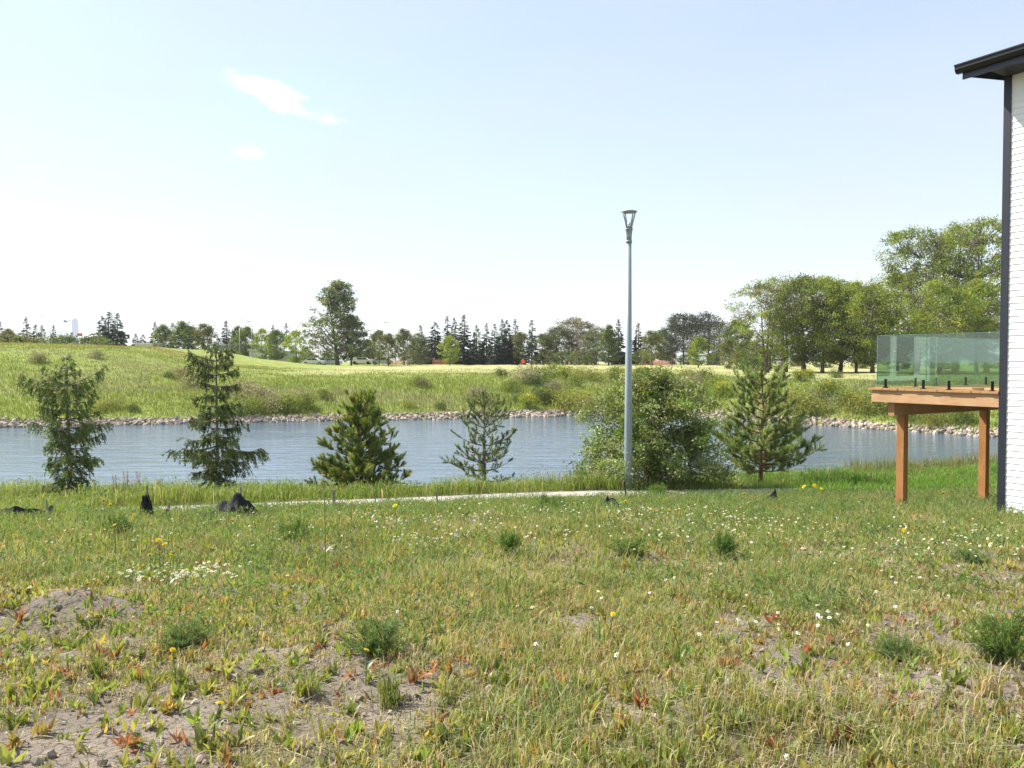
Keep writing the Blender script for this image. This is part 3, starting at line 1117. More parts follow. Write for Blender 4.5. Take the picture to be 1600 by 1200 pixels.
def far_spruce(seed, h, r, colours, sparse=0.0, z0=.06, shape=.9):
    rng = np.random.default_rng(seed)
    wood = MB().tube([(0, 0, -.3), (0, 0, h * .4), (rng.normal(0, .1), 0, h * .75), (rng.normal(0, .1), 0, h * .985)], [h * .017, h * .013, h * .008, .02], 6)
    fol = MB()
    lev = int(h * 2.6)
    for i in range(lev):
        u = i / (lev - 1)
        zc = h * (z0 + (1 - z0) * u)
        R = r * (1 - u) ** shape * rng.uniform(.78, 1.12) + .12
        nb = max(4, int(11 * (1 - u * .55)))
        for k in range(nb):
            if rng.uniform() < sparse:
                continue
            an = rng.uniform(0, 2 * pi)
            Rb = R * rng.uniform(.6, 1.15)
            droop = -.12 - .3 * (1 - u) + rng.normal(0, .1)
            b = np.array([math.cos(an) * Rb, math.sin(an) * Rb, zc + droop * Rb])
            a = np.array([0, 0, zc])
            m = max(7, int(Rb * 15))
            t = rng.uniform(.15, 1.02, m) ** .8
            P = a + (b - a) * t[:, None] + np.stack([np.zeros(m), np.zeros(m), -.18 * Rb * np.sin(t * pi) * .4], -1)
            side = np.array([-math.sin(an), math.cos(an), 0])
            sg = rng.choice([-1, 1], m)
            D = (b - a) / Rb * .75 + side * (sg * rng.uniform(.2, 1.0, m))[:, None] + np.stack([np.zeros(m), np.zeros(m), rng.uniform(-.75, .15, m)], -1)
            ln = (.34 + .24 * Rb * (1 - t * .5)) * rng.uniform(.6, 1.2, m)
            leaves(fol, P, D, rng.uniform(0, 2 * pi, m), ln, ln * .42, pal(rng, m, colours, None, .2))
    n = 26
    P = np.stack([rng.normal(0, .05, n), rng.normal(0, .05, n), h * rng.uniform(.9, .985, n)], -1)
    D = np.stack([rng.normal(0, .5, n), rng.normal(0, .5, n), rng.uniform(.3, 1.2, n)], -1)
    leaves(fol, P, D, rng.uniform(0, 6, n), np.full(n, .36), np.full(n, .13), pal(rng, n, colours))
    return wood.data('trunk', M_BARK, True), fol.data('crown', M_NEEDLE)


def far_pine(seed, h, r, colours):
    rng = np.random.default_rng(seed)
    wood = MB().tube([(0, 0, -.3), (rng.normal(0, .15), 0, h * .5), (rng.normal(0, .2), 0, h * .96)], [h * .018, h * .012, .05], 6)
    fol = MB()
    ncl = 60
    for i in range(ncl):
        u = rng.uniform(.28, 1.0)
        R = r * np.interp(u, [.28, .45, .7, .9, 1], [.6, .95, 1, .75, .25]) * rng.uniform(.2, 1.05)
        an = rng.uniform(0, 2 * pi)
        b = np.array([R * math.cos(an), R * math.sin(an), h * u])
        wood.tube(quad_curve(np.array([0, 0, h * u - R * .25]), b, np.array([0, 0, -.1 * R]), 4), np.linspace(.06, .02, 4), 3, False)
        m = 85
        P = b + rng.normal(0, 1, (m, 3)) * np.array([.62, .62, .34])
        D = (P - b) + np.array([0, 0, .5]) + rng.normal(0, .3, (m, 3))
        ln = rng.uniform(.22, .45, m)
        leaves(fol, P, D, rng.uniform(0, 6, m), ln, ln * .42, pal(rng, 1, colours, None, .18) * (1 + .15 * rng.standard_normal((m, 1))))
    return wood.data('trunk', M_BARK_PINE, True), fol.data('crown', M_NEEDLE)


def near_spruce(seed, h, prof, colours, rag):
    """droopy young spruce: whorled boughs with curtains of hanging twigs"""
    rng = np.random.default_rng(seed)
    wood = MB()
    bendx = rng.normal(0, .03)
    tk = np.array([(0, 0, -.1), (.02, 0, h * .3), (bendx, .02, h * .65), (bendx * .6, 0, h)])
    wood.tube(np.array([[np.interp(z, tk[:, 2], tk[:, 0]), np.interp(z, tk[:, 2], tk[:, 1]), z] for z in np.linspace(-.1, h, 14)]), np.interp(np.linspace(0, 1, 14), [0, .1, 1], [.075, .06, .008]), 7)
    fol = MB()
    zc = .06 * h
    while zc < h * .985:
        u = zc / h
        nb = rng.integers(5, 8) if u < .9 else rng.integers(2, 5)
        a0 = rng.uniform(0, 6.28)
        for k in range(nb):
            R = np.interp(u, prof[0], prof[1]) * rng.uniform(1 - rag, 1 + rag * .9)
            if R < .05:
                continue
            an = a0 + k * 2 * pi / nb + rng.normal(0, .35)
            lift = np.interp(u, [0, .4, .75, 1], [-.32, -.1, .22, .9]) + rng.normal(0, .12)
            a = np.array([np.interp(zc, tk[:, 2], tk[:, 0]), np.interp(zc, tk[:, 2], tk[:, 1]), zc])
            b = a + np.array([math.cos(an) * R, math.sin(an) * R, lift * R])
            cv = quad_curve(a, b, np.array([0, 0, -.10 * R]), 8)
            cv[-2:, 2] += np.array([.02, .06]) * R
            wood.tube(cv, np.linspace(.014 + .008 * (1 - u), .004, 8), 4, False)
            # hanging twigs along the bough
            nt = max(4, int(R * 27))
            ts = rng.uniform(.16, 1.0, nt) ** .8
            side = np.array([-math.sin(an), math.cos(an), 0])
            out = np.array([math.cos(an), math.sin(an), 0])
            for t in ts:
                k8 = t * 7
                k0 = int(min(6, k8))
                p0 = cv[k0] * (1 - (k8 - k0)) + cv[k0 + 1] * (k8 - k0)
                ln = R * rng.uniform(.12, .34) * (1.15 - .55 * t) + .06
                dirv = out * rng.uniform(.05, .5) + side * rng.uniform(-.75, .75) + np.array([0, 0, rng.uniform(-1.0, -.15)])
                dirv /= np.linalg.norm(dirv)
                m = max(9, int(ln * 150))
                q = rng.uniform(0, 1, m)
                P = p0 + dirv * (q * ln)[:, None] + np.stack([np.zeros(m), np.zeros(m), -.25 * ln * q ** 2], -1)
                D = dirv * .9 + rng.normal(0, .62, (m, 3))
                L_ = rng.uniform(.04, .085, m)
                cc = pal(rng, 1, colours, None, .22) * (1 + .18 * rng.standard_normal((m, 1)))
                leaves(fol, P, D, rng.uniform(0, 6, m), L_, L_ * .30, np.clip(cc, .004, 1), NEEDLE_V, NEEDLE_F)
        zc += h * np.interp(u, [0, .12, .5, 1], [.026, .046, .06, .05]) * rng.uniform(.65, 1.35)
    return wood.data('trunk', M_BARK_PALE, True), fol.data('crown', M_NEEDLE)


def near_pine(seed, h, prof, colours, bark, density=1.0, up=.55, z0=.05, tuft=.085, extra=()):
    """young pine: upcurved boughs ending in brushes of long needles"""
    rng = np.random.default_rng(seed)
    wood, fol = MB(), MB()
    wood.tube([(0, 0, -.1), (rng.normal(0, .03), .01, h * .35), (rng.normal(0, .05), 0, h * .7), (0, 0, h * .98)], [.065, .055, .03, .006], 7)

    def brush(p, d, ln, n, c):
        q = rng.uniform(0, 1, n) ** .8
        P = p - d * (ln * (1 - q))[:, None]
        D = d * (.75 + .5 * q)[:, None] + rng.normal(0, .55, (n, 3))
        L_ = tuft * rng.uniform(.7, 1.25, n)
        leaves(fol, P, D, rng.uniform(0, 6, n), L_, np.full(n, .0105), np.clip(c * (1 + .16 * rng.standard_normal((n, 1))), .004, 1), NEEDLE_V, NEEDLE_F)

    def bough(a, an, R, lift, rad):
        b = a + np.array([math.cos(an) * R, math.sin(an) * R, lift * R])
        cv = quad_curve(a, b, np.array([0, 0, -.16 * R]), 9)
        wood.tube(cv, np.linspace(rad, .004, 9), 5, False)
        ns = max(3, int(R * 15 * density))
        ts = np.concatenate([rng.uniform(.25, 1, ns), [1.0]])
        for t in ts:
            k8 = t * 8
            k0 = int(min(7, k8))
            p0 = cv[k0] * (1 - (k8 - k0)) + cv[k0 + 1] * (k8 - k0)
            tg = cv[min(8, k0 + 1)] - cv[k0]
            tg /= np.linalg.norm(tg) + 1e-6
            d = tg * .7 + rng.normal(0, .5, 3) + np.array([0, 0, up])
            d /= np.linalg.norm(d)
            ln = rng.uniform(.08, .2) + .06 * R
            tip = p0 + d * ln
            wood.tube(np.stack([p0, (p0 + tip) / 2 + np.array([0, 0, -.01]), tip]), [.006, .004, .003], 3, False)
            brush(tip, d, ln * .95, int(78 + 36 * density), pal(rng, 1, colours, None, .2))

    zc = z0 * h
    while zc < h * .93:
        u = zc / h
        nb = rng.integers(4, 7)
        a0 = rng.uniform(0, 6.28)
        for k in range(nb):
            R = np.interp(u, prof[0], prof[1]) * rng.uniform(.7, 1.15)
            bough(np.array([0, 0, zc]), a0 + k * 2 * pi / nb + rng.normal(0, .25), R, np.interp(u, [0, .5, 1], [.18, .42, 1.0]) + rng.normal(0, .08), .016 + .012 * (1 - u))
        zc += h * rng.uniform(.055, .085) / max(.8, density ** .5)
    for args in extra:
        bough(np.array([0, 0, args[0] * h]), args[1], args[2], args[3], .03)
    for k in range(10):
        d = np.array([rng.normal(0, .3), rng.normal(0, .3), 1.0])
        d /= np.linalg.norm(d)
        brush(np.array([0, 0, h * rng.uniform(.88, 1.0)]) + d * .05, d, .16, 60, pal(rng, 1, colours, None, .2))
    return wood.data('trunk', bark, True), fol.data('crown', M_NEEDLE)


def shrub(seed, h, r, colours, n=1700, leaf=.13, weights=None, tops=None, mat=None):
    rng = np.random.default_rng(seed)
    wood, fol = MB(), MB()
    for i in range(9):
        an, rr = rng.uniform(0, 6.28), r * rng.uniform(.2, .8)
        wood.tube(quad_curve(np.array([rng.normal(0, .1), rng.normal(0, .1), -.1]), np.array([rr * math.cos(an), rr * math.sin(an), h * rng.uniform(.5, .9)]), np.array([0, 0, .1 * h]), 5), np.linspace(.025, .006, 5), 4, False)
    k = 26
    u = rng.uniform(.05, 1, k)
    an = rng.uniform(0, 6.28, k)
    R = r * np.sqrt(np.clip(1 - (u * .95) ** 2, .02, 1)) * rng.uniform(.3, 1, k)
    cen = np.stack([R * np.cos(an), R * np.sin(an), u * h * .9], -1)
    cl = pal(rng, k, colours, weights, .17)
    j = rng.integers(0, k, n)
    pos = cen[j] + rng.normal(0, 1, (n, 3)) * np.array([.2, .2, .16]) * (r + .3)
    pos[:, 2] = np.abs(pos[:, 2])
    L_ = leaf * rng.uniform(.6, 1.3, n)
    leaves(fol, pos, rng.normal(0, 1, (n, 3)) + np.array([0, 0, .5]), rng.uniform(0, 6, n), L_, L_ * .5, np.clip(cl[j] * (1 + .15 * rng.standard_normal((n, 1))), .004, 1))
    out = [('stem', wood.data('stem', M_BARK, True)), ('foliage', fol.data('foliage', mat or M_FARLEAF))]
    if tops:
        fl = MB()
        m = tops
        a2, r2 = rng.uniform(0, 6.28, m), r * rng.uniform(0, .95, m) ** .6
        P = np.stack([r2 * np.cos(a2), r2 * np.sin(a2), h * (1.02 - .5 * (r2 / r) ** 2) * rng.uniform(.85, 1.08, m)], -1)
        leaves(fl, P, rng.normal(0, .6, (m, 3)) + np.array([0, 0, 1]), rng.uniform(0, 6, m), np.full(m, .12), np.full(m, .10), pal(rng, m, [(.85, .62, .03), (.8, .55, .02)], None, .1))
        out.append(('flower_cluster', fl.data('flower_cluster', M_PETAL)))
    return out


# ------------------------------------------------------------------ trees on the near shore
SPR = [(.12, .175, .05), (.155, .205, .058), (.08, .13, .04), (.21, .235, .08)]
PIN = [(.27, .325, .075), (.20, .27, .065), (.35, .37, .10), (.145, .21, .06)]
PIN_B = [(.20, .255, .105), (.255, .31, .13), (.145, .195, .085)]
SCOTS = [(.255, .33, .115), (.31, .375, .14), (.19, .26, .095)]


def plant_tree(name, label, cat, loc, parts, rotz=0.0, scale=1.0, group=None):
    t = thing(name, label, cat, tuple(loc), rotz, group)
    t.scale = (scale, scale, scale) if not isinstance(scale, tuple) else scale
    names = ('trunk', 'crown') if not isinstance(parts[0], tuple) else None
    for i, p in enumerate(parts):
        if names:
            link(names[i], p, t)
        else:
            link(p[0], p[1], t)
    return t


G_SHORE = 'young conifers along the near shore'
plant_tree('spruce_tree', 'ragged thin spruce with drooping branches, leftmost tree on the near shore', 'spruce', at(106, 21.6),
           near_spruce(101, 3.92, ([0, .04, .1, .2, .3, .42, .52, .6, .7, .78, .84, .92, 1], [.5, .62, .5, .45, .72, .62, .85, .55, .7, .88, .45, .3, .05]), SPR, .5), .4, 1, G_SHORE)
plant_tree('spruce_tree', 'fuller drooping spruce, second tree from left on the near shore', 'spruce', at(338, 21.4),
           near_spruce(102, 4.2, ([0, .05, .12, .2, .3, .38, .46, .55, .68, .78, .86, .91, .95, 1], [.45, .58, .5, .6, 1.1, 1.05, .55, .62, .5, .62, .68, .6, .2, .04]), SPR, .45), 1.1, 1, G_SHORE)
plant_tree('pine_tree', 'dense bushy cone-shaped young pine between the spruces and the sparse pine', 'pine', at(563, 20.7),
           near_pine(103, 2.5, ([0, .1, .25, .4, .6, .8, 1], [1.05, 1.22, 1.1, .85, .68, .48, .2]), PIN, M_BARK, 1.35, .6), .3, 1, G_SHORE)
plant_tree('pine_tree', 'small sparse pine with see-through branches left of the lamp post', 'pine', at(757, 22.6),
           near_pine(104, 2.62, ([0, .12, .25, .5, .75, 1], [.5, .85, .95, .85, .62, .3]), PIN_B, M_BARK_PALE, .62, .5, .13, .075), 2.0, 1, G_SHORE)
plant_tree('pine_tree', 'wide blue-green pine with one low side bough right of the willow bush', 'pine', at(1190, 23.3),
           near_pine(105, 3.35, ([0, .12, .25, .45, .65, .8, 1], [.5, 1.1, 1.3, 1.2, .95, .75, .35]), SCOTS, M_BARK_PINE, 1.1, .7, .14, .10, ((.2, -.1, 1.75, .22), (.24, .25, 1.6, .3), (.28, -.5, 1.5, .3), (.3, 2.9, 1.25, .35))), .2, 1, G_SHORE)

WIL = [(.215, .29, .08), (.27, .335, .12), (.17, .24, .06), (.33, .375, .17)]
plant_tree('willow_bush', 'large rounded leafy willow bush behind the lamp post', 'willow bush', at(1015, 21.6),
           broadleaf(110, 3.25, 1.98, .04, env_dome, WIL, None, 18, 560, 95, .088, .23, 8, .10, .0, .42, M_LEAF, M_BARK, .5), .0)

# ------------------------------------------------------------------ far riprap, stones of both banks
rng = np.random.default_rng(21)
ph = (1 + 5 ** .5) / 2
ICO = np.array([(-1, ph, 0), (1, ph, 0), (-1, -ph, 0), (1, -ph, 0), (0, -1, ph), (0, 1, ph), (0, -1, -ph), (0, 1, -ph), (ph, 0, -1), (ph, 0, 1), (-ph, 0, -1), (-ph, 0, 1)]) / 1.9
ICOF = np.array([(0, 11, 5), (0, 5, 1), (0, 1, 7), (0, 7, 10), (0, 10, 11), (1, 5, 9), (5, 11, 4), (11, 10, 2), (10, 7, 6), (7, 1, 8), (3, 9, 4), (3, 4, 2), (3, 2, 6), (3, 6, 8), (3, 8, 9), (4, 9, 5), (2, 4, 11), (6, 2, 10), (8, 6, 7), (9, 8, 1)])


def stones(n, xs_, tfun, smin, smax, colours, shore):
    x = xs_
    t = tfun
    y = shore(x) + t
    z = terrain(x, y, False)
    s = rng.uniform(smin, smax, n) * rng.uniform(.7, 1.3, n)
    A = rng.normal(0, 1, (n, 3))
    M = rot_from(A, rng.uniform(0, 6, n))
    S = np.stack([s * rng.uniform(.7, 1.2, n), s * rng.uniform(.8, 1.3, n), s * rng.uniform(.5, .9, n)], -1)
    tv = ICO
    V = np.einsum('nij,nkj->nki', M, tv[None] * S[:, None, :] * rng.uniform(.75, 1.2, (n, 12, 1)))
    V = V + np.stack([x, y, z + s * .25], -1)[:, None, :]
    F = (ICOF[None] + (np.arange(n) * 12)[:, None, None]).reshape(-1, 3)
    C = np.repeat(np.asarray(colours)[rng.integers(0, len(colours), n)] * (1 + .14 * rng.standard_normal((n, 1))), 12, 0).clip(.01, 1)
    return V.reshape(-1, 3), F, C


M_STONE = leaf_mat('stone', 0.0, .9, .2, (1, 1, 1), 0)
STC = [(.37, .315, .25), (.30, .25, .20), (.41, .36, .295), (.21, .175, .14), (.32, .245, .185)]
n = 5600
x = rng.uniform(-62, 33, n)
V, F, C = stones(n, x, rng.uniform(-.25, 1.3, n) * (.82 + .4 * fbm(x * .12, x * 0, 77, 2)), .075, .19, STC, shore_far)
rip = link('riprap', mesh_data('riprap', V, [F], M_STONE, C))
tag(rip, 'band of pale riprap stones along the far waterline', 'stones', kind='stuff')
n = 900
x = rng.uniform(-20, 33, n)
V, F, C = stones(n, x, rng.uniform(-.9, .25, n), .06, .15, [(.35, .3, .25), (.26, .22, .18)], shore_near)
rip2 = link('shore_pebbles', mesh_data('shore_pebbles', V, [F], M_STONE, C))
tag(rip2, 'small stones at the near waterline', 'stones', kind='stuff')

# ------------------------------------------------------------------ grasses
GREEN = [(.225, .265, .10), (.18, .235, .085), (.285, .305, .13)]
LUSH = [(.11, .205, .04), (.14, .245, .045), (.19, .28, .06)]
YEL = [(.35, .345, .13), (.30, .32, .11), (.41, .375, .17)]
STRAW = [(.54, .465, .30), (.47, .405, .26), (.40, .35, .215)]
RUST = [(.30, .12, .06), (.26, .15, .05), (.36, .2, .07)]


def far_grass():
    rng = np.random.default_rng(31)
    n = 270000
    x = rng.uniform(-75, 46, n)
    t = rng.uniform(1.0, 40, n)
    y = shore_far(x) + t
    flat = sstep(19, 25, t) * sstep(-32, -20, x)
    keep = (rng.uniform(0, 1, n) > flat * .9) & (np.abs(x) < y * .72 + 3)
    x, y, t = x[keep], y[keep], t[keep]
    n = len(x)
    z = terrain(x, y)
    k = fbm(x * .14, y * .22, 61, 4)
    kb = fbm(x * .5, y * .7, 88, 3)
    h = rng.uniform(.2, .5, n) * (.7 + .7 * kb) * (1 - .5 * sstep(13, 22, t))
    grey = sstep(.52, .66, fbm(x * .09 + 3, y * .2, 93, 4))[:, None]
    c = pal(rng, n, [(.185, .235, .05), (.225, .26, .06), (.15, .205, .05)], None, .16)
    c2 = pal(rng, n, [(.135, .20, .045), (.16, .21, .06)], None, .14)
    c = c * k[:, None] + c2 * (1 - k[:, None])
    cg = pal(rng, n, [(.20, .20, .14), (.24, .22, .17), (.17, .19, .10)], None, .12)
    c = c * (1 - grey * .75) + cg * grey * .75
    crest = (sstep(29, 37, t) * sstep(-24, -34, x))[:, None]
    c = c * (1 - crest * .8) + pal(rng, n, [(.33, .25, .15), (.28, .24, .12), (.22, .23, .08)], None, .1) * crest * .8
    mb = MB()
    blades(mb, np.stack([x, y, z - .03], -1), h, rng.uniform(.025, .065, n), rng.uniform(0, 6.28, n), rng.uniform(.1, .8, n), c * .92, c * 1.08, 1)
    o = mb.build('bank_grass', M_GRASS)
    tag(o, 'bright yellow-green grass on the far bank and hill', 'grass', kind='stuff')


far_grass()


def in_house(x, y):
    c, s = math.cos(HROT), math.sin(HROT)
    lx = (x - HC[0]) * c + (y - HC[1]) * s
    ly = -(x - HC[0]) * s + (y - HC[1]) * c
    return (lx > -.03) & (lx < HW) & (ly < .04) & (ly > -HL)


def shore_grass():
    """tall lush growth between the path and the water"""
    rng = np.random.default_rng(33)
    n = 128000
    x = rng.uniform(-26, 26, n)
    y0 = path_y(x) + .26 + .3 * (fbm(x * .9, x * 0, 98, 3) - .5)
    yn = shore_near(x)
    f = rng.uniform(0, 1, n)
    y = y0 + f * (yn + .25 - y0)
    keep = (np.abs(x) < y * .70 + 1.5)
    x, y, f = x[keep], y[keep], f[keep]
    dens = fbm(x * .5, y * .6, 35, 4)
    keep = rng.uniform(0, 1, len(x)) < np.clip(dens * 2.2 - .35, .12, 1)
    x, y, f, dens = x[keep], y[keep], f[keep], dens[keep]
    n = len(x)
    z = terrain(x, y)
    tall = .13 + .46 * np.clip(dens * 2.2 - .7, 0, 1)
    tall = tall * (1 - .3 * sstep(.75, 1.0, f))
    h = tall * rng.uniform(.5, 1.25, n)
    w = rng.uniform(.008, .02, n) * (1 + .4 * (rng.uniform(0, 1, n) > .8))
    kk = fbm(x * .35, y * .35, 37, 3)[:, None]
    c = pal(rng, n, LUSH, None, .16) * (1 - kk * .5) + pal(rng, n, YEL, None, .14) * kk * .5
    right = sstep(6, 9, x)[:, None] * .7
    c = c * (1 - right) + pal(rng, n, [(.09, .22, .02), (.12, .27, .03)], None, .12) * right
    dry = (rng.uniform(0, 1, (n, 1)) < .06)
    c = np.where(dry, pal(rng, n, STRAW), c)
    mb = MB()
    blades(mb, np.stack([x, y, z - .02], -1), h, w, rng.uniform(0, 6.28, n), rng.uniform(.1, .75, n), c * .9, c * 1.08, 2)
    m = 26000
    xe = np.where(rng.uniform(0, 1, m) < .62, rng.uniform(6.3, 24, m), rng.uniform(-24, -7.0, m))
    ye = path_y(xe) + rng.uniform(-1.5, .6, m)
    ke = (rng.uniform(0, 1, m) < np.clip(fbm(xe * .6, ye * .6, 36, 3) * 2 - .2, .1, 1)) & ~in_house(xe, ye)
    xe, ye = xe[ke], ye[ke]
    m = len(xe)
    fade = np.minimum(sstep(6.2, 8.2, xe) + sstep(-6.8, -8.5, xe), 1)
    ce = pal(rng, m, LUSH, None, .16)
    ce = np.where((xe > 5)[:, None], pal(rng, m, [(.11, .235, .03), (.14, .27, .04), (.17, .26, .05)], None, .14), ce)
    blades(mb, np.stack([xe, ye, terrain(xe, ye) - .02], -1), (.10 + .24 * fade) * rng.uniform(.5, 1.2, m), rng.uniform(.008, .018, m), rng.uniform(0, 6.28, m), rng.uniform(.1, .75, m), ce * .9, ce * 1.08, 2)
    # leafy herbs amongst the grass
    m = 42000
    j = rng.integers(0, n, m)
    P = np.stack([x[j] + rng.normal(0, .05, m), y[j] + rng.normal(0, .05, m), z[j] + h[j] * rng.uniform(.25, 1.0, m)], -1)
    L_ = rng.uniform(.03, .085, m)
    leaves(mb, P, rng.normal(0, 1, (m, 3)) + np.array([0, 0, .5]), rng.uniform(0, 6, m), L_, L_ * .38, pal(rng, m, LUSH + GREEN, None, .18))
    o = mb.build('shore_grass', M_GRASS)
    tag(o, 'tall lush green grass and herbs between the path and the lake', 'grass', kind='stuff')


shore_grass()


def lot_points(n, y0, y1, rng, margin=1.3):
    """points spread over the part of the lot in front of the path"""
    u = rng.uniform(0, 1, n)
    y = np.sqrt(y0 ** 2 + u * (y1 ** 2 - y0 ** 2))
    x = rng.uniform(-1, 1, n) * (y * .66 + margin)
    ok = y < path_y(x) - .24 + .8 * (fbm(x * .8, y * 0, 97, 3) - .5) + 1.3 * (x > 6.5) + 1.3 * (x < -7.4)
    return x[ok], y[ok]


def lot_grass():
    rng = np.random.default_rng(41)
    mb = MB()
    for n, y0, y1, hs, ws, seg, tuft in ((165000, 1.9, 7.5, .64, 1.0, 2, .055), (290000, 7.5, 20, .78, 1.75, 1, .10)):
        nt = n // 9
        tx, ty = lot_points(nt, y0, y1, rng)
        lu = lushness(tx, ty)
        keep = rng.uniform(0, 1, len(tx)) < np.clip(.16 + 1.2 * lu, 0, 1)
        tx, ty, lu = tx[keep], ty[keep], lu[keep]
        kind = rng.uniform(0, 1, len(tx))
        zone = fbm(tx * .9, ty * .8, 43, 3)
        cnt = rng.poisson(9, len(tx))
        x = np.repeat(tx, cnt) + rng.normal(0, tuft, cnt.sum())
        y = np.repeat(ty, cnt) + rng.normal(0, tuft, cnt.sum())
        l2, z2, k2 = np.repeat(lu, cnt), np.repeat(zone, cnt), np.repeat(kind, cnt)
        ok = ~in_house(x, y)
        x, y, l2, z2, k2 = x[ok], y[ok], l2[ok], z2[ok], k2[ok]
        n2 = len(x)
        z = terrain(x, y)
        nearp = sstep(3.0, 1.2, path_y(x) - y)
        h = (.055 + .12 * l2) * rng.uniform(.35, 1.6, n2) * hs * (1 - .4 * nearp)
        dryz = sstep(.43, .62, fbm(x * .45 + 7, y * .5, 57, 4)) * (1 - .7 * sstep(-1, -6, x))
        pg = np.clip(l2 * .95 - .2 + (z2 - .5) * 1.3 - .5 * dryz, .05, .93)
        c = np.where((rng.uniform(0, 1, n2) < pg)[:, None], pal(rng, n2, GREEN + LUSH[:2], None, .17), pal(rng, n2, YEL, None, .15))
        dry = (k2 < .40 * (1.25 - l2) + .3 * dryz) | (rng.uniform(0, 1, n2) < .10)
        h = h * (1 - .35 * dryz) * (.5 + 1.0 * fbm(x * 1.6, y * 1.6, 59, 3)) * (1 + 1.1 * (k2 > .94) * (k2 <= .965))
        c = np.where(dry[:, None], pal(rng, n2, STRAW, None, .15), c)
        red = (k2 > .965) & (y < 11)
        c = np.where(red[:, None], pal(rng, n2, RUST, None, .15), c)
        w = rng.uniform(.003, .0068, n2) * ws
        bend = np.where(dry, rng.uniform(.3, 1.1, n2), rng.uniform(.05, .8, n2))
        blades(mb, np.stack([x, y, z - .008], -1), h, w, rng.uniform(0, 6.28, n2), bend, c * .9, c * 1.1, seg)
    o = mb.build('lot_grass', M_GRASS)
    tag(o, 'patchy green and straw coloured grass over the vacant lot', 'grass', kind='stuff')


lot_grass()


def lot_herbs():
    """feathery chamomile growth and small broad leaves, too many to count"""
    rng = np.random.default_rng(47)
    mb = MB()
    # feathery clumps on the green left side
    x, y = lot_points(8000, 5.0, 19, rng)
    lu = lushness(x, y) + .22 * sstep(.5, -3, x)
    keep = (lu > .5) & (rng.uniform(0, 1, len(x)) < .8) & ~in_house(x, y) & (path_y(x) - y > 1.6)
    x, y = x[keep], y[keep]
    cnt = rng.poisson(26, len(x))
    R = np.repeat(rng.uniform(.06, .17, len(x)), cnt)
    hh = np.repeat(rng.uniform(.10, .24, len(x)) * (1 - .3 * sstep(3.5, 1.5, path_y(x) - y)), cnt)
    cl = np.repeat(pal(rng, len(x), [(.13, .215, .06), (.155, .24, .065), (.19, .255, .075), (.11, .195, .075)], None, .12), cnt, 0)
    n = len(R)
    ax = np.repeat(x, cnt) + rng.normal(0, 1, n) * R
    ay = np.repeat(y, cnt) + rng.normal(0, 1, n) * R
    az = terrain(ax, ay) + hh * rng.uniform(.1, 1, n)
    L_ = rng.uniform(.03, .075, n)
    leaves(mb, np.stack([ax, ay, az], -1), rng.normal(0, .7, (n, 3)) + np.array([0, 0, .7]), rng.uniform(0, 6, n), L_, L_ * .22, np.clip(cl * (1 + .15 * rng.standard_normal((n, 1))), .005, 1))
    # broad small leaves standing up from the soil everywhere
    x, y = lot_points(24000, 1.9, 17, rng)
    xb, yb = lot_points(7000, 1.9, 7.5, rng)
    x, y = np.concatenate([x, xb]), np.concatenate([y, yb])
    lu = lushness(x, y)
    keep = (rng.uniform(0, 1, len(x)) < .28 + .6 * lu) & (rng.uniform(0, 1, len(x)) < 1.2 - .035 * y) & ~in_house(x, y)
    x, y = x[keep], y[keep]
    cnt = rng.poisson(6, len(x)) + 1
    n = cnt.sum()
    ax = np.repeat(x, cnt) + rng.normal(0, .018, n)
    ay = np.repeat(y, cnt) + rng.normal(0, .018, n)
    az = terrain(ax, ay) - .005
    sz = np.repeat(rng.uniform(.032, .085, len(x)) * (1 + .25 * sstep(7, 12, y)), cnt) * rng.uniform(.6, 1.3, n)
    cl = np.repeat(pal(rng, len(x), [(.26, .295, .075), (.20, .265, .065), (.32, .33, .10), (.40, .31, .12), (.33, .15, .09)], [4, 4, 3, 1.6, 1.3], .15), cnt, 0)
    D = rng.normal(0, .55, (n, 3)) + np.array([0, 0, .85])
    leaves(mb, np.stack([ax, ay, az], -1), D, rng.uniform(0, 6, n), sz, sz * .30, np.clip(cl * (1 + .14 * rng.standard_normal((n, 1))), .005, 1))
    # dry stalk litter lying flat
    x, y = lot_points(16000, 1.9, 13, rng)
    ok = ~in_house(x, y)
    x, y = x[ok], y[ok]
    n = len(x)
    an = rng.uniform(0, 6.28, n)
    D = np.stack([np.cos(an), np.sin(an), rng.normal(0, .08, n)], -1)
    L_ = rng.uniform(.04, .20, n)
    leaves(mb, np.stack([x, y, terrain(x, y) + .012], -1), D, rng.uniform(-.4, .4, n), L_, rng.uniform(.0025, .006, n), pal(rng, n, STRAW + [(.3, .24, .17)], None, .15))
    o = mb.build('lot_herbs', M_GRASS)
    tag(o, 'low feathery and leafy weeds with dry litter across the lot', 'weeds', kind='stuff')


lot_herbs()


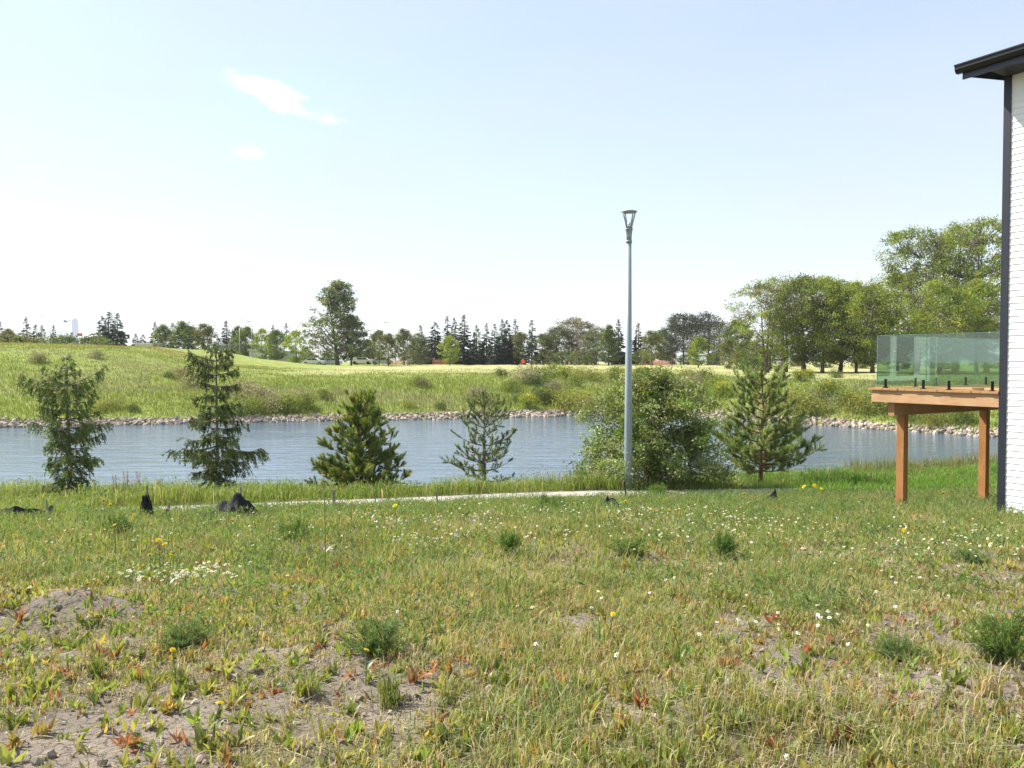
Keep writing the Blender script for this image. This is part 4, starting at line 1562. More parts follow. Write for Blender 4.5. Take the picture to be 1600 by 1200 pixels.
def clods():
    rng = np.random.default_rng(49)
    n = 8500
    x, y = lot_points(n, 1.9, 12, rng)
    lu = lushness(x, y)
    keep = rng.uniform(0, 1, len(x)) < 1.05 - lu
    x, y = x[keep], y[keep]
    n = len(x)
    s = .006 + .022 * rng.uniform(0, 1, n) ** 3
    M = rot_from(rng.normal(0, 1, (n, 3)), rng.uniform(0, 6, n))
    V = np.einsum('nij,nkj->nki', M, ICO[None] * s[:, None, None] * rng.uniform(.6, 1.3, (n, 12, 1)))
    V = V + np.stack([x, y, terrain(x, y) + s * .2], -1)[:, None, :]
    F = (ICOF[None] + (np.arange(n) * 12)[:, None, None]).reshape(-1, 3)
    o = link('soil_clods', mesh_data('soil_clods', V.reshape(-1, 3), [F], M_STONE, np.repeat(pal(rng, n, [(.26, .215, .165), (.21, .17, .13), (.31, .26, .205)], None, .12), 12, 0)))
    tag(o, 'crumbs and clods of dry soil over the bare ground', 'soil clods', kind='stuff')


clods()


def daisies():
    rng = np.random.default_rng(53)
    mb = MB()
    patches = [(270, 922, .26, .13, 100), (310, 918, .2, .1, 30), (672, 862, .3, .16, 34), (600, 805, .5, .2, 34), (575, 818, .5, .2, 30), (775, 818, .6, .2, 20),
               (1095, 825, 1.1, .5, 120), (1010, 812, 1.0, .4, 60), (1150, 850, .6, .25, 40), (1525, 872, .5, .35, 60), (1500, 845, .7, .3, 40), (1225, 1005, .28, .12, 14), (1275, 985, .2, .1, 8),
               (830, 850, .4, .2, 16), (700, 850, .5, .2, 18), (60, 850, 1.6, .9, 50), (480, 800, 1.4, .5, 40), (1270, 840, 1.2, .4, 30), (1060, 905, .6, .3, 10), (1320, 960, 1.0, .6, 10), (1000, 840, 2.6, 1.3, 130), (1350, 860, 1.8, 1.3, 110), (380, 835, 2.6, 1.3, 100), (720, 830, 2.2, 1.2, 90), (900, 1000, 1.6, .8, 22)]
    for px, row, sx, sy, n in patches:
        p = hit(px, row)
        x = p[0] + rng.normal(0, sx, n)
        y = p[1] + rng.normal(0, sy, n)
        ok = ~in_house(x, y)
        x, y = x[ok], y[ok]
        n = len(x)
        g = terrain(x, y)
        h = rng.uniform(.07, .2, n)
        base = np.stack([x, y, g], -1)
        blades(mb, base, h, np.full(n, .004), rng.uniform(0, 6, n), np.full(n, .05), pal(rng, n, GREEN), pal(rng, n, GREEN), 1)
        top = base + np.array([0, 0, 1]) * h[:, None]
        nd = rng.normal(0, .35, (n, 3)) + np.array([-.1, -.25, 1])
        nd /= np.linalg.norm(nd, axis=1, keepdims=True)
        R = rot_from(np.cross(nd, rng.normal(0, 1, (n, 3))), np.zeros(n))
        for k in range(8):
            a = k * pi / 4
            ref = np.cross(nd, np.array([0.3, 1, 0]))
            ref /= np.linalg.norm(ref, axis=1, keepdims=True)
            d = ref * math.cos(a) + np.cross(nd, ref) * math.sin(a)
            zc = np.cross(np.cross(d, nd), d)
            Mx = np.stack([np.cross(d, zc), d, zc], -1)
            s = rng.uniform(.011, .019, n)
            Mx = Mx * np.stack([s * .55, s, s], -1)[:, None, :]
            V, F = scatter(LEAF_V, LEAF_F, Mx, top)
            mb.add(V, F, np.repeat(pal(rng, n, [(.8, .8, .78)], None, .04), 4, 0))
        Mx = rot_from(nd, np.zeros(n)) * .006
        V, F = scatter(ICO * np.array([1, .7, 1]), [ICOF], Mx, top + nd * .003)
        mb.add(V, F, np.repeat(pal(rng, n, [(.75, .55, .04)], None, .05), 12, 0))
    o = mb.build('daisies', M_PETAL)
    tag(o, 'white chamomile daisies scattered in patches over the lot', 'daisies', kind='stuff')


daisies()
# ------------------------------------------------------------------ tree line across the field
DSP = [(.040, .062, .040), (.055, .078, .048), (.032, .05, .034)]
GSP = [(.07, .11, .045), (.085, .13, .05), (.06, .09, .04)]
DPI = [(.055, .075, .042), (.07, .09, .05), (.045, .062, .036)]
GR1 = [(.11, .155, .045), (.14, .18, .055), (.085, .125, .04)]
LIME = [(.22, .29, .045), (.26, .31, .05), (.18, .25, .04)]
OLIVE = [(.15, .175, .06), (.18, .19, .075), (.12, .14, .05)]
SILV = [(.13, .155, .085), (.17, .185, .11), (.10, .125, .065)]
GREYT = [(.19, .18, .14), (.15, .155, .10), (.22, .19, .16)]

VAR = {
    's1': far_spruce(201, 12, 2.6, DSP), 's2': far_spruce(202, 12, 3.0, DSP, .12), 's3': far_spruce(203, 12, 2.1, DSP, .3, .12),
    's4': far_spruce(204, 12, 2.3, GSP, .1, .1, .75), 's5': far_spruce(205, 12, 3.4, DSP, .1, .03, .7),
    'p1': far_pine(211, 12, 2.6, DPI), 'p2': far_pine(212, 12, 3.0, DPI),
    'b1': broadleaf(221, 9, 3.6, .16, env_round, GR1, None, 9, 150, 46, .30, .62),
    'b2': broadleaf(222, 9, 3.2, .2, env_round, OLIVE, None, 9, 130, 42, .30, .6),
    'b3': broadleaf(223, 9, 3.4, .12, env_round, LIME, None, 8, 120, 46, .30, .62),
    'w1': broadleaf(224, 9, 3.9, .05, env_dome, SILV, None, 10, 150, 50, .28, .7, 3),
    'g1': broadleaf(225, 9, 3.6, .08, env_round, GREYT, None, 11, 210, 26, .26, .55, 3, .16, .25),
    'c1': broadleaf(226, 9, 2.1, .1, env_column, GR1, None, 8, 130, 42, .27, .5),
    'u1': broadleaf(227, 4, 3.0, .02, env_dome, OLIVE, None, 8, 80, 52, .26, .55, 5, .12),
    'u2': broadleaf(228, 4, 3.0, .02, env_dome, GR1, None, 8, 80, 52, .26, .55, 5, .12),
}
VARH = {'s': 12, 'p': 12, 'b': 9, 'w': 9, 'g': 9, 'c': 9, 'u': 4}
KIND = {'s': ('spruce_tree', 'spruce', 'spruces of the far tree line'), 'p': ('pine_tree', 'pine', 'pines of the far tree line'),
        'b': ('broadleaf_tree', 'tree', 'leafy trees of the far tree line'), 'w': ('broadleaf_tree', 'tree', 'leafy trees of the far tree line'),
        'g': ('broadleaf_tree', 'tree', 'leafy trees of the far tree line'), 'c': ('broadleaf_tree', 'tree', 'leafy trees of the far tree line'),
        'u': ('bush', 'bush', 'bushes under the far tree line')}


def far_tree(v, px, top, d, wid, label, rot=None):
    """wid: width multiplier against the height scale"""
    x = (px - 800) / 1244 * d
    g = float(terrain(x, d))
    zt = EYE + ray(px, top)[2] * d
    s = (zt - g) / VARH[v[0]]
    nm, cat, grp = KIND[v[0]]
    wid *= {'s': 1.4, 'p': 1.25, 'u': 1.25}.get(v[0], 1.2)
    return plant_tree(nm, label, cat, (x, d, g - .05), VAR[v], random.uniform(0, 6.28) if rot is None else rot, (s * wid, s * wid, s), grp)


FT = [
    ('s1', 0, 501, 190, .9, 'dark spruce cut off by the left edge of the picture'),
    ('b2', 14, 514, 200, .7, 'pale slim tree beside the spruce at the left picture edge'),
    ('s2', 42, 496, 195, .85, 'tall dark spruce, leftmost of those behind the left hill crest'),
    ('s1', 57, 507, 198, .8, 'dark spruce right beside the tall one behind the left hill'),
    ('s4', 67, 508, 202, .8, 'greener spruce left of the street lights behind the left hill'),
    ('s1', 85, 508, 190, .75, 'small dark spruce between the street lights behind the left hill'),
    ('s5', 113, 519, 185, .8, 'tiny spruce at the foot of the far glass tower'),
    ('s5', 161, 494, 180, .75, 'left spruce of the dark clump on the hill crest'),
    ('s1', 172, 487, 183, 1.15, 'tallest spruce in the dark clump on the hill crest'),
    ('s5', 185, 489, 180, .7, 'right spruce of the dark clump on the hill crest'),
    ('s5', 213, 521, 210, .8, 'left one of two tiny spruces right of the hilltop clump'),
    ('s5', 224, 522, 212, .8, 'right one of two tiny spruces right of the hilltop clump'),
    ('s2', 243, 503, 190, .75, 'dark spruce at the left end of the mixed trees by the grey building'),
    ('b1', 256, 508, 178, .6, 'green tree just right of the dark spruce left of the grey building'),
    ('s3', 271, 504, 186, .9, 'thin dark spruce poking up between green trees left of the grey building'),
    ('c1', 286, 503, 176, 1.2, 'tall dense green tree left of the grey building'),
    ('b1', 300, 510, 174, .6, 'shorter green tree joined to the tall dense one left of grey building'),
    ('b2', 322, 506, 170, .75, 'loose pale tree straight behind the second spruce top'),
    ('s1', 354, 501, 182, .95, 'dark spruce rising over the roof of the grey building'),
    ('b1', 372, 510, 166, .45, 'slender green tree before the right end of the grey building'),
    ('b1', 386, 511, 164, .7, 'dark green tree between the two curved street lights'),
    ('b3', 410, 514, 158, .6, 'bright green tree right of the curved street lights'),
    ('s3', 427, 508, 190, .8, 'spruce top showing behind the bright green trees near blue house'),
    ('s3', 448, 505, 192, .8, 'ragged spruce top left of the yellowish tree'),
    ('b1', 432, 516, 175, .8, 'green tree behind and left of the yellowish round tree'),
    ('b3', 463, 517, 150, .85, 'yellowish round tree with dark trunk left of the tall poplar'),
    ('b1', 575, 530, 170, .7, 'low green tree directly right of the tall poplar'),
    ('b2', 592, 516, 160, .7, 'light green tree left of the dark-stemmed tree in the field'),
    ('b2', 607, 521, 140, .8, 'tree with black base shoots standing alone in the field'),
    ('b2', 632, 514, 158, .75, 'pale green tree behind the traffic arm'),
    ('w1', 655, 521, 172, .8, 'grey green willow left of the broad dark spruce'),
    ('s1', 657, 508, 190, .85, 'spruce tip behind the grey green willow'),
    ('s5', 680, 503, 178, .85, 'broad dark spruce left of the bright lime tree'),
    ('s3', 699, 494, 188, .8, 'narrow spruce top behind the lime tree, left one'),
    ('s4', 711, 496, 187, .75, 'narrow greyish spruce top behind the lime tree, right one'),
    ('s1', 725, 492, 172, .95, 'tallest dark spruce right beside the lime tree'),
    ('b3', 703, 525, 155, .85, 'small bright lime green tree before the dark spruces'),
    ('s4', 745, 508, 178, .9, 'pale green spruce right of the tallest dark spruce'),
    ('s2', 760, 505, 172, .8, 'brownish dark spruce third right of the lime tree'),
    ('s3', 773, 506, 168, .95, 'open spruce with a bare lower stem near middle of tree line'),
    ('s2', 785, 499, 174, .8, 'left twin of the paired dark spruces at mid tree line'),
    ('s5', 792, 500, 170, .75, 'right twin of the paired dark spruces at mid tree line'),
    ('s2', 805, 499, 186, .75, 'spruce tip behind the olive tree by the orange sign'),
    ('b2', 815, 519, 168, .8, 'olive tree directly above the round orange sign'),
    ('s3', 831, 500, 166, .9, 'crooked slim spruce right of the round orange sign'),
    ('b1', 848, 522, 172, .85, 'green tree filling between crooked spruce and grey thicket'),
    ('w1', 872, 510, 176, 1.0, 'left green tree of the wide grey thicket'),
    ('g1', 895, 496, 182, 1.2, 'tallest grey twiggy tree of the wide thicket'),
    ('g1', 912, 503, 178, 1.0, 'second grey twiggy tree of the wide thicket'),
    ('w1', 932, 512, 172, 1.0, 'right bushy tree of the wide grey thicket'),
    ('c1', 951, 509, 160, 1.05, 'upright light green tree left of the lamp post'),
    ('s1', 966, 499, 180, .85, 'dark spruce just left of the lamp post'),
    ('s1', 997, 505, 180, .9, 'dark spruce just right of the lamp post'),
    ('b2', 1019, 517, 150, .9, 'loose pale tree with slim trunk over the red soil heap'),
    ('b1', 1035, 515, 176, .8, 'green tree behind the loose pale one right of lamp post'),
    ('p1', 1050, 497, 172, .8, 'leftmost dark pine of the tall pine clump'),
    ('p2', 1068, 490, 176, .95, 'tallest dark pine of the clump right of the lamp post'),
    ('p1', 1087, 497, 182, .85, 'middle dark pine in the tall pine clump'),
    ('p1', 1106, 491, 174, .95, 'second tallest pine, right of middle in the clump'),
    ('p2', 1124, 503, 168, .95, 'rightmost broad dark pine of the tall clump'),
    ('b3', 1091, 527, 130, .95, 'small round green tree standing before the pine clump'),
    ('b1', 1151, 500, 135, .8, 'wide green tree between the pines and the right grove'),
    ('b2', 1140, 530, 125, 1.1, 'low spreading pale tree left of the right grove'),
    ('b1', 1168, 532, 118, 1.1, 'low spreading green tree at the left foot of the grove'),
]
for t in FT:
    far_tree(*t)
UB = [(330, 545, 162, 'u2'), (362, 548, 160, 'u1'), (478, 548, 165, 'u1'), (512, 551, 176, 'u2'), (560, 547, 176, 'u1'), (640, 550, 178, 'u2'), (672, 548, 184, 'u1'), (738, 552, 186, 'u2'), (752, 553, 182, 'u1'), (800, 550, 184, 'u2'),
      (850, 548, 165, 'u1'), (880, 550, 168, 'u2'), (905, 549, 164, 'u1'), (925, 551, 160, 'u2'), (978, 552, 184, 'u2'), (1000, 549, 160, 'u2'), (1045, 550, 175, 'u1'), (1075, 553, 170, 'u2'), (1115, 551, 150, 'u2'), (1160, 550, 112, 'u1'), (1185, 552, 108, 'u2'), (1205, 548, 118, 'u1'),
      (1290, 553, 130, 'u2'), (1345, 555, 125, 'u1'), (12, 526, 150, 'u1'), (32, 527, 150, 'u1'), (92, 526, 170, 'u2'), (146, 527, 165, 'u2'), (1245, 556, 140, 'u1'), (1400, 552, 120, 'u2'), (1470, 550, 118, 'u1'), (1540, 552, 120, 'u2')]
UB.sort(key=lambda a: a[0])
ORD = ['first', 'second', 'third', 'fourth', 'fifth', 'sixth', 'seventh', 'eighth', 'ninth', 'tenth', 'eleventh', 'twelfth', 'thirteenth', 'fourteenth', 'fifteenth', 'sixteenth', 'seventeenth', 'eighteenth', 'nineteenth', 'twentieth']
zones = [(240, 'behind the left hill'), (530, 'left of the tall poplar'), (820, 'between the tall poplar and the round orange sign'), (982, 'between the round orange sign and the lamp post'), (1180, 'between the lamp post and the right grove'), (1600, 'under the right grove')]
cnt_z = {}
for px, top, d, v in UB:
    zn = next(z for lim, z in zones if px < lim)
    cnt_z[zn] = cnt_z.get(zn, 0) + 1
    far_tree(v, px, top, d, 1.0, '%s low bush from the left %s' % (ORD[cnt_z[zn] - 1], zn))

# the tall poplar, and its companion
pp = at(528, 150)
hp = EYE + ray(528, 437)[2] * 150 - pp[2]
plant_tree('poplar_tree', 'tall spire-topped poplar standing alone above the far tree line', 'poplar', pp,
           broadleaf(231, hp * .97, 7.3, .08, env_poplar, [(.16, .20, .095), (.20, .235, .12), (.125, .165, .075)], None, 24, 480, 34, .30, .55, 1, .34, 0, .7, None, None, .5), 1.0)
pp = at(549, 153)
plant_tree('broadleaf_tree', 'smaller dark leafy tree leaning against the tall poplar, right side', 'tree', pp,
           broadleaf(232, 9.5, 3.2, .18, env_round, [(.075, .10, .05), (.09, .12, .055)], None, 8, 110, 46, .32, .6), .0, 1, KIND['b'][2])

# grove on the right
ELM = [(.235, .30, .065), (.275, .325, .07), (.19, .25, .06), (.15, .20, .055)]
E = {
    'e1': broadleaf(241, 10.5, 4.2, .16, env_vase, SILV[:2] + ELM[:2], None, 9, 240, 48, .19, .6, 3, .26, .08),
    'e2': broadleaf(242, 10.5, 4.0, .12, env_vase, ELM, None, 9, 250, 70, .19, .66, 1, .26),
    'e3': broadleaf(243, 10.5, 3.8, .13, env_round, ELM, None, 9, 240, 70, .19, .66, 2, .24),
    'e4': broadleaf(244, 16.5, 5.4, .2, env_vase, ELM + SILV[:1], None, 13, 340, 54, .22, .66, 2, .36, .10),
    'e5': broadleaf(245, 16.5, 5.0, .18, env_round, ELM, None, 13, 330, 56, .22, .68, 2, .34, .06),
}
GT = [
    ('e1', 1196, 437, 92, .95, 10.5, 'silvery airy tree at the left end of the right grove'),
    ('e1', 1229, 434, 95, .85, 10.5, 'second tree from left in the right grove, slim twin stems'),
    ('e2', 1256, 432, 92, .9, 10.5, 'bright green topped tree, third from left in the grove'),
    ('e3', 1284, 436, 90, .9, 10.5, 'fourth tree from left in the right grove'),
    ('e2', 1312, 439, 93, .9, 10.5, 'fifth tree from left in the grove, crown spreading right'),
    ('e3', 1337, 443, 89, .9, 10.5, 'sixth tree from left in the grove, just left of glass railing'),
    ('e2', 1363, 447, 87, .95, 10.5, 'stout dark-trunked tree at the left end of the glass railing'),
    ('e4', 1432, 357, 92, .9, 16.5, 'tall open-crowned tree with bare left twigs above the glass railing'),
    ('e5', 1490, 349, 96, .85, 16.5, 'tall tree behind the middle of the glass railing'),
    ('e4', 1545, 345, 90, .9, 16.5, 'tallest grove tree, cut by the dark house corner'),
    ('e3', 1400, 430, 100, 1.0, 10.5, 'shorter full tree filling behind the glass railing'),
    ('e2', 1465, 440, 84, .95, 10.5, 'low dark tree behind the middle of the glass railing'),
    ('e3', 1525, 440, 86, .95, 10.5, 'low tree behind the glass railing next to the house'),
    ('e5', 1640, 360, 100, .9, 16.5, 'tall tree hidden for the most part behind the house'),
]
for v, px, top, d, wid, h0, label in GT:
    x = (px - 800) / 1244 * d
    g = float(terrain(x, d))
    s = (EYE + ray(px, top)[2] * d - g) / h0
    plant_tree('elm_tree', label, 'tree', (x, d, g - .05), E[v], random.uniform(0, 6.28), (s * wid, s * wid, s), 'trees of the right grove')

# ------------------------------------------------------------------ shrubs on the far bank
SH = {
    'grey': shrub(301, 1.0, 1.15, [(.25, .25, .17), (.29, .28, .20), (.20, .22, .11)]),
    'green': shrub(302, 1.2, 1.1, [(.17, .225, .055), (.20, .255, .06), (.13, .18, .045)]),
    'dark': shrub(303, 1.2, 1.0, [(.10, .145, .045), (.13, .175, .05)]),
    'olive': shrub(304, 1.1, 1.3, [(.26, .28, .07), (.29, .30, .08), (.21, .235, .065)]),
    'yellow': shrub(305, 1.3, .9, [(.18, .24, .05), (.22, .27, .06)], tops=70),
}
SC = {'grey': 'grey-leaved', 'green': 'green', 'dark': 'dark green', 'olive': 'yellow-olive', 'yellow': 'yellow-flowered'}
shr = [  # px, base row, size, kind
    ('grey', 60, 566, .9), ('grey', 150, 560, .8), ('grey', 285, 590, 1.0), ('grey', 300, 605, 1.1), ('dark', 265, 590, .6), ('grey', 385, 622, 1.5), ('grey', 405, 628, 1.3),
    ('green', 395, 650, 1.3), ('dark', 375, 651, 1.0), ('dark', 425, 640, 1.0), ('grey', 432, 644, 1.3), ('grey', 460, 632, 1.1), ('green', 450, 644, 1.2), ('green', 480, 640, 1.1), ('olive', 180, 640, .8), ('dark', 210, 644, .6), ('olive', 160, 643, .8),
    ('green', 505, 625, .8), ('green', 655, 605, .9), ('grey', 662, 606, .8), ('olive', 640, 638, .6), ('dark', 690, 640, .6), ('yellow', 578, 640, 1.0),
    ('dark', 783, 588, .8), ('grey', 745, 625, 1.2), ('olive', 765, 632, 1.0), ('grey', 820, 600, 1.7), ('green', 840, 598, 1.4), ('dark', 838, 604, .9), ('green', 865, 588, 1.2), ('yellow', 885, 592, 1.2), ('olive', 905, 590, 1.1), ('olive', 922, 594, 1.2),
    ('grey', 865, 612, 1.0), ('yellow', 826, 638, 1.1), ('dark', 850, 632, 1.4), ('olive', 868, 632, 1.2), ('yellow', 858, 630, 1.0), ('olive', 890, 642, 1.6), ('olive', 915, 632, 1.3), ('green', 800, 612, 1.0), ('dark', 812, 628, .8), ('green', 900, 606, 1.2),
    ('green', 960, 592, 1.1), ('olive', 975, 590, 1.1), ('yellow', 1004, 590, 1.0), ('green', 1022, 592, .9), ('olive', 1075, 590, .9), ('green', 1100, 600, 1.2), ('grey', 1085, 605, 1.2), ('green', 1120, 612, 1.2), ('yellow', 1128, 620, 1.2),
    ('yellow', 1250, 596, .9), ('yellow', 1262, 592, .8), ('grey', 1278, 632, 1.2), ('green', 1296, 632, 1.5), ('yellow', 1295, 628, 1.3), ('green', 1322, 640, 1.2), ('grey', 1310, 640, 1.0), ('olive', 1345, 645, 1.5), ('green', 1375, 640, 1.2), ('olive', 1245, 642, 1.7), ('olive', 1260, 650, 1.4),
    ('dark', 1305, 590, .7), ('green', 1420, 655, 1.1), ('olive', 1480, 655, 1.2), ('green', 1500, 662, 1.0), ('olive', 1455, 668, .9),
]
zones = [(300, 'left of the second shore spruce'), (420, 'right behind the second shore spruce'), (560, 'between second spruce and bushy pine'), (757, 'between bushy pine and sparse pine'), (860, 'right above the sparse pine'), (982, 'between sparse pine and lamp post'), (1190, 'behind the willow bush'), (1400, 'between the wide pine and the deck'), (1600, 'seen beneath the deck')]
cz = {}
for v, px, row, s in sorted(shr, key=lambda a: a[1]):
    p = hit(px, row, 0, 40)
    zn = next(z for lim, z in zones if px < lim)
    cz[(v, zn)] = cz.get((v, zn), 0) + 1
    plant_tree('shrub', '%s %s far-bank shrub from left %s' % (ORD[cz[(v, zn)] - 1], SC[v], zn), 'shrub', p, SH[v], random.uniform(0, 6.28), (s * .85, s * .85, s * .8), 'shrubs on the far bank')

# ------------------------------------------------------------------ far buildings, cars, street lights, works fencing
def building(name, label, px0, px1, top, d, depth, mat, roofmat, wins, gable=False, cat='building'):
    x0, x1 = (px0 - 800) / 1244 * d, (px1 - 800) / 1244 * d
    g = float(terrain((x0 + x1) / 2, d)) - .1
    h = EYE + ray((px0 + px1) / 2, top)[2] * d - g
    b = thing(name, label, cat, ((x0 + x1) / 2, d, g))
    w = (x1 - x0) / 2
    box_part('wall', (-w, 0, 0), (w, depth, h * (.72 if gable else .94)), mat, b)
    if gable:
        MB().prism([(-w - .3, -.3, h * .72), (0, -.3, h), (w + .3, -.3, h * .72)], (0, depth + .6, 0)).build('roof', roofmat, b)
    else:
        box_part('roof', (-w - .25, -.25, h * .94), (w + .25, depth + .25, h), roofmat, b)
    for i in range(wins):
        cx = -w + (i + .5) * 2 * w / wins
        ww = min(.7, w / wins * .5)
        f = box_part('window', (cx - ww, -.06, h * .30), (cx + ww, -.004, h * .58), M_WFRAME, b)
        box_part('pane', (cx - ww + .08, -.075, h * .30 + .08), (cx + ww - .08, -.061, h * .58 - .08), M_DARKGLASS, f)
    return b


building('warehouse', 'long grey flat-roofed building with white roof edge behind trees', 334, 387, 538, 176, 14, M_BLD_GREY, M_BLD_WHITE, 5)
building('shed', 'small white shed between the curved street lights and bright green tree', 390, 402, 546, 162, 4, M_BLD_WHITE, M_BLD_WHITE, 1, False, 'shed')
building('house', 'blue-grey house half hidden left of the yellowish round tree', 420, 446, 540, 182, 10, M_BLD_BLUE, M_BLD_WHITE, 3, True, 'house')
building('trailer', 'white site trailer roof showing over the left hill crest', 60, 80, 531.5, 175, 5, M_BLD_WHITE, M_BLD_WHITE, 2, False, 'trailer')
building('trailer', 'low white roof right of the dark spruce clump on the hill', 212, 240, 536, 178, 5, M_BLD_WHITE, M_BLD_WHITE, 2, False, 'trailer')
building('house', 'pale house behind the field between poplar and dark-stemmed tree', 556, 600, 545, 205, 10, M_BLD_WHITE, M_BLD_GREY, 4, True)
building('house', 'grey gabled house glimpsed right of the pine clump', 1104, 1124, 549, 190, 9, M_BLD_GREY, M_BLD_GREY, 2, True)
building('house', 'pale low house glimpsed behind the lamp post', 968, 984, 552, 196, 8, M_BLD_WHITE, M_BLD_WHITE, 2, True)

tw = thing('tower', 'pale blue glass skyscraper far away over the left hill', 'tower', ((117 - 800) / 1244 * 4700, 4700, 3.8))
hz = EYE + ray(117, 500)[2] * 4700
box_part('tower_shaft', (-13, 0, 0), (13, 26, hz - 3.8), M_TOWER, tw)
box_part('tower_crown', (-8, 4, hz - 3.8), (10, 22, hz + 6), M_TOWER, tw)


def street_light(px, top, d, label, arm, curved=True, both=False):
    x = (px - 800) / 1244 * d
    g = float(terrain(x, d))
    h = EYE + ray(px, top)[2] * d - g
    t = thing('street_light', label, 'street light', (x, d, g), 0, 'street lights along the far road')
    pole = [(0, 0, -.2), (0, 0, h * .55), (0, 0, h * .84)]
    MB().tube(pole, [.09, .07, .05], 8).build('pole', M_GALV, t, True)
    for sg in ((-1, 1) if both else (arm,)):
        pts = [(0, 0, h * .83), (sg * .15, 0, h * .93), (sg * .7, 0, h * .985), (sg * 1.7, 0, h)] if curved else [(0, 0, h * .83), (sg * .2, 0, h * .99), (sg * 2.2, 0, h)]
        MB().tube(pts, [.045, .04, .035, .03][:len(pts)], 6).build('arm', M_GALV, t, True)
        box_part('lamp_head', (min(sg * 1.6, sg * 2.3), -.14, h - .06), (max(sg * 1.6, sg * 2.3), .14, h + .06), M_GALV, t)


street_light(80, 494, 170, 'street light with arm to the left, left of the far tower', -1)
street_light(96, 501, 178, 'curved street light beside the flagpole', 1)
street_light(375, 502, 160, 'left curved street light before the grey building', 1)
street_light(394, 500, 158, 'right curved street light facing its left neighbour', -1)
street_light(618, 504, 168, 'faint street light behind the dark-stemmed field tree', -1)
street_light(1003, 535, 172, 'short street light pole right of the tall lamp post', 1)
street_light(153, 514, 176, 'thin pole at the left side of the dark spruce clump', -1, False)


fp = at(101, 168)
hf = EYE + ray(101, 496)[2] * 168 - fp[2]
flag = thing('flagpole', 'thin flagpole with a small flag left of the far tower', 'flagpole', tuple(fp))
MB().tube([(0, 0, -.2), (0, 0, hf)], [.07, .035], 8).build('pole', M_GALV, flag, True)
fv = [(x * .8, .12 * math.sin(x * 4), hf - .5 - x * .3 - y * .4) for y in (0, 1) for x in np.linspace(0.03, 1, 7)]
fo = MB().add(fv, [np.array([(i, i + 1, i + 8, i + 7) for i in range(6)])]).build('flag', M_BLD_BLUE, flag)
sm = fo.modifiers.new('thickness', 'SOLIDIFY')
sm.thickness = .01

tp = at(637, 160)
ta = thing('traffic_pole', 'grey pole with long horizontal arm at the far road', 'pole', tuple(tp))
ht = EYE + ray(637, 527)[2] * 160 - tp[2]
MB().tube([(0, 0, -.2), (0, 0, ht)], [.14, .1], 8).build('pole', M_GALV, ta, True)
MB().tube([(-.6, 0, ht - .15), (3.2, 0, ht)], [.07, .05], 6).build('arm', M_GALV, ta, True)
box_part('sign_panel', (-.5, -.06, ht - .5), (.9, -.02, ht + .1), M_BLD_WHITE, ta)


def car(px, d, label, mat, rot=0.0):
    p = at(px, d)
    c = thing('car', label, 'car', tuple(p), rot, 'cars parked beyond the field')
    prof = [(-2.2, .32), (-2.25, .62), (-2.05, .92), (-1.45, 1.0), (-.85, 1.42), (.55, 1.46), (1.15, 1.0), (2.0, .86), (2.22, .6), (2.2, .32)]
    MB().prism([(x, -.86, z) for x, z in prof], (0, 1.72, 0)).build('body', mat, c)
    for yy in (-.875, .862):
        MB().prism([(-1.2, yy, 1.02), (-.78, yy, 1.34), (-.2, yy, 1.36), (-.2, yy, 1.02)], (0, .013, 0)).build('rear_window', M_DARKGLASS, c)
        MB().prism([(-.12, yy, 1.02), (-.12, yy, 1.36), (.48, yy, 1.37), (.98, yy, 1.02)], (0, .013, 0)).build('front_window', M_DARKGLASS, c)
    for wx in (-1.35, 1.4):
        for wy in (-.9, .72):
            a = np.arange(16) / 16 * 2 * pi
            t = MB().prism([(wx + .33 * math.cos(q), wy, .33 + .33 * math.sin(q)) for q in a], (0, .18, 0)).build('wheel', M_RUBBER, c)
            MB().prism([(wx + .19 * math.cos(q), wy - .012, .33 + .19 * math.sin(q)) for q in a], (0, .01, 0)).build('rim', M_GALV, t)
    for yy in (-.6, .6):
        MB().box((2.13, yy - .17, .6), (2.225, yy + .17, .74)).build('headlight', M_BLD_WHITE, c)


car(490, 158, 'white car parked left of the tall poplar', M_CARWHITE)
car(517, 160, 'silver car half hidden by the poplar trunk', M_CARBLUE, pi)
car(508, 166, 'dark car behind the white one by the poplar', M_CARDARK)
car(566, 162, 'white car parked right of the poplar', M_CARWHITE, pi)
car(597, 163, 'silver car left of the dark-stemmed field tree', M_CARBLUE)


def works_fence(px0, px1, d, label, seed):
    rngf = np.random.default_rng(seed)
    x0, x1 = (px0 - 800) / 1244 * d, (px1 - 800) / 1244 * d
    n = max(2, int((x1 - x0) / 2.4))
    f = thing('works_fence', label, 'fence', (x0, d, float(terrain((x0 + x1) / 2, d))), 0, 'orange works fences by the far road')
    xsf = np.linspace(0, x1 - x0, n + 1)
    hh = 1.05 + rngf.normal(0, .09, n + 1)
    for i, xx in enumerate(xsf):
        MB().tube([(xx, 0, -.2), (xx + rngf.normal(0, .05), 0, hh[i] + .12)], [.04, .035], 6).build('post', M_WOOD_GREY, f)
    for i in range(n):
        w = MB()
        for k in range(8):
            a = np.array([xsf[i], -.03, .12 + (hh[i] - .15) * k / 7])
            b = np.array([xsf[i + 1], -.03, .12 + (hh[i + 1] - .15) * k / 7])
            w.tube(quad_curve(a, b, np.array([0, 0, -.08]), 4), [.02] * 4, 4)
        for k in range(9):
            u = (k + .5) / 9
            xx = xsf[i] * (1 - u) + xsf[i + 1] * u
            w.tube([(xx, -.03, .1), (xx, -.03, 1.0)], [.018, .018], 4)
        w.build('net_panel', M_ORANGE, f)


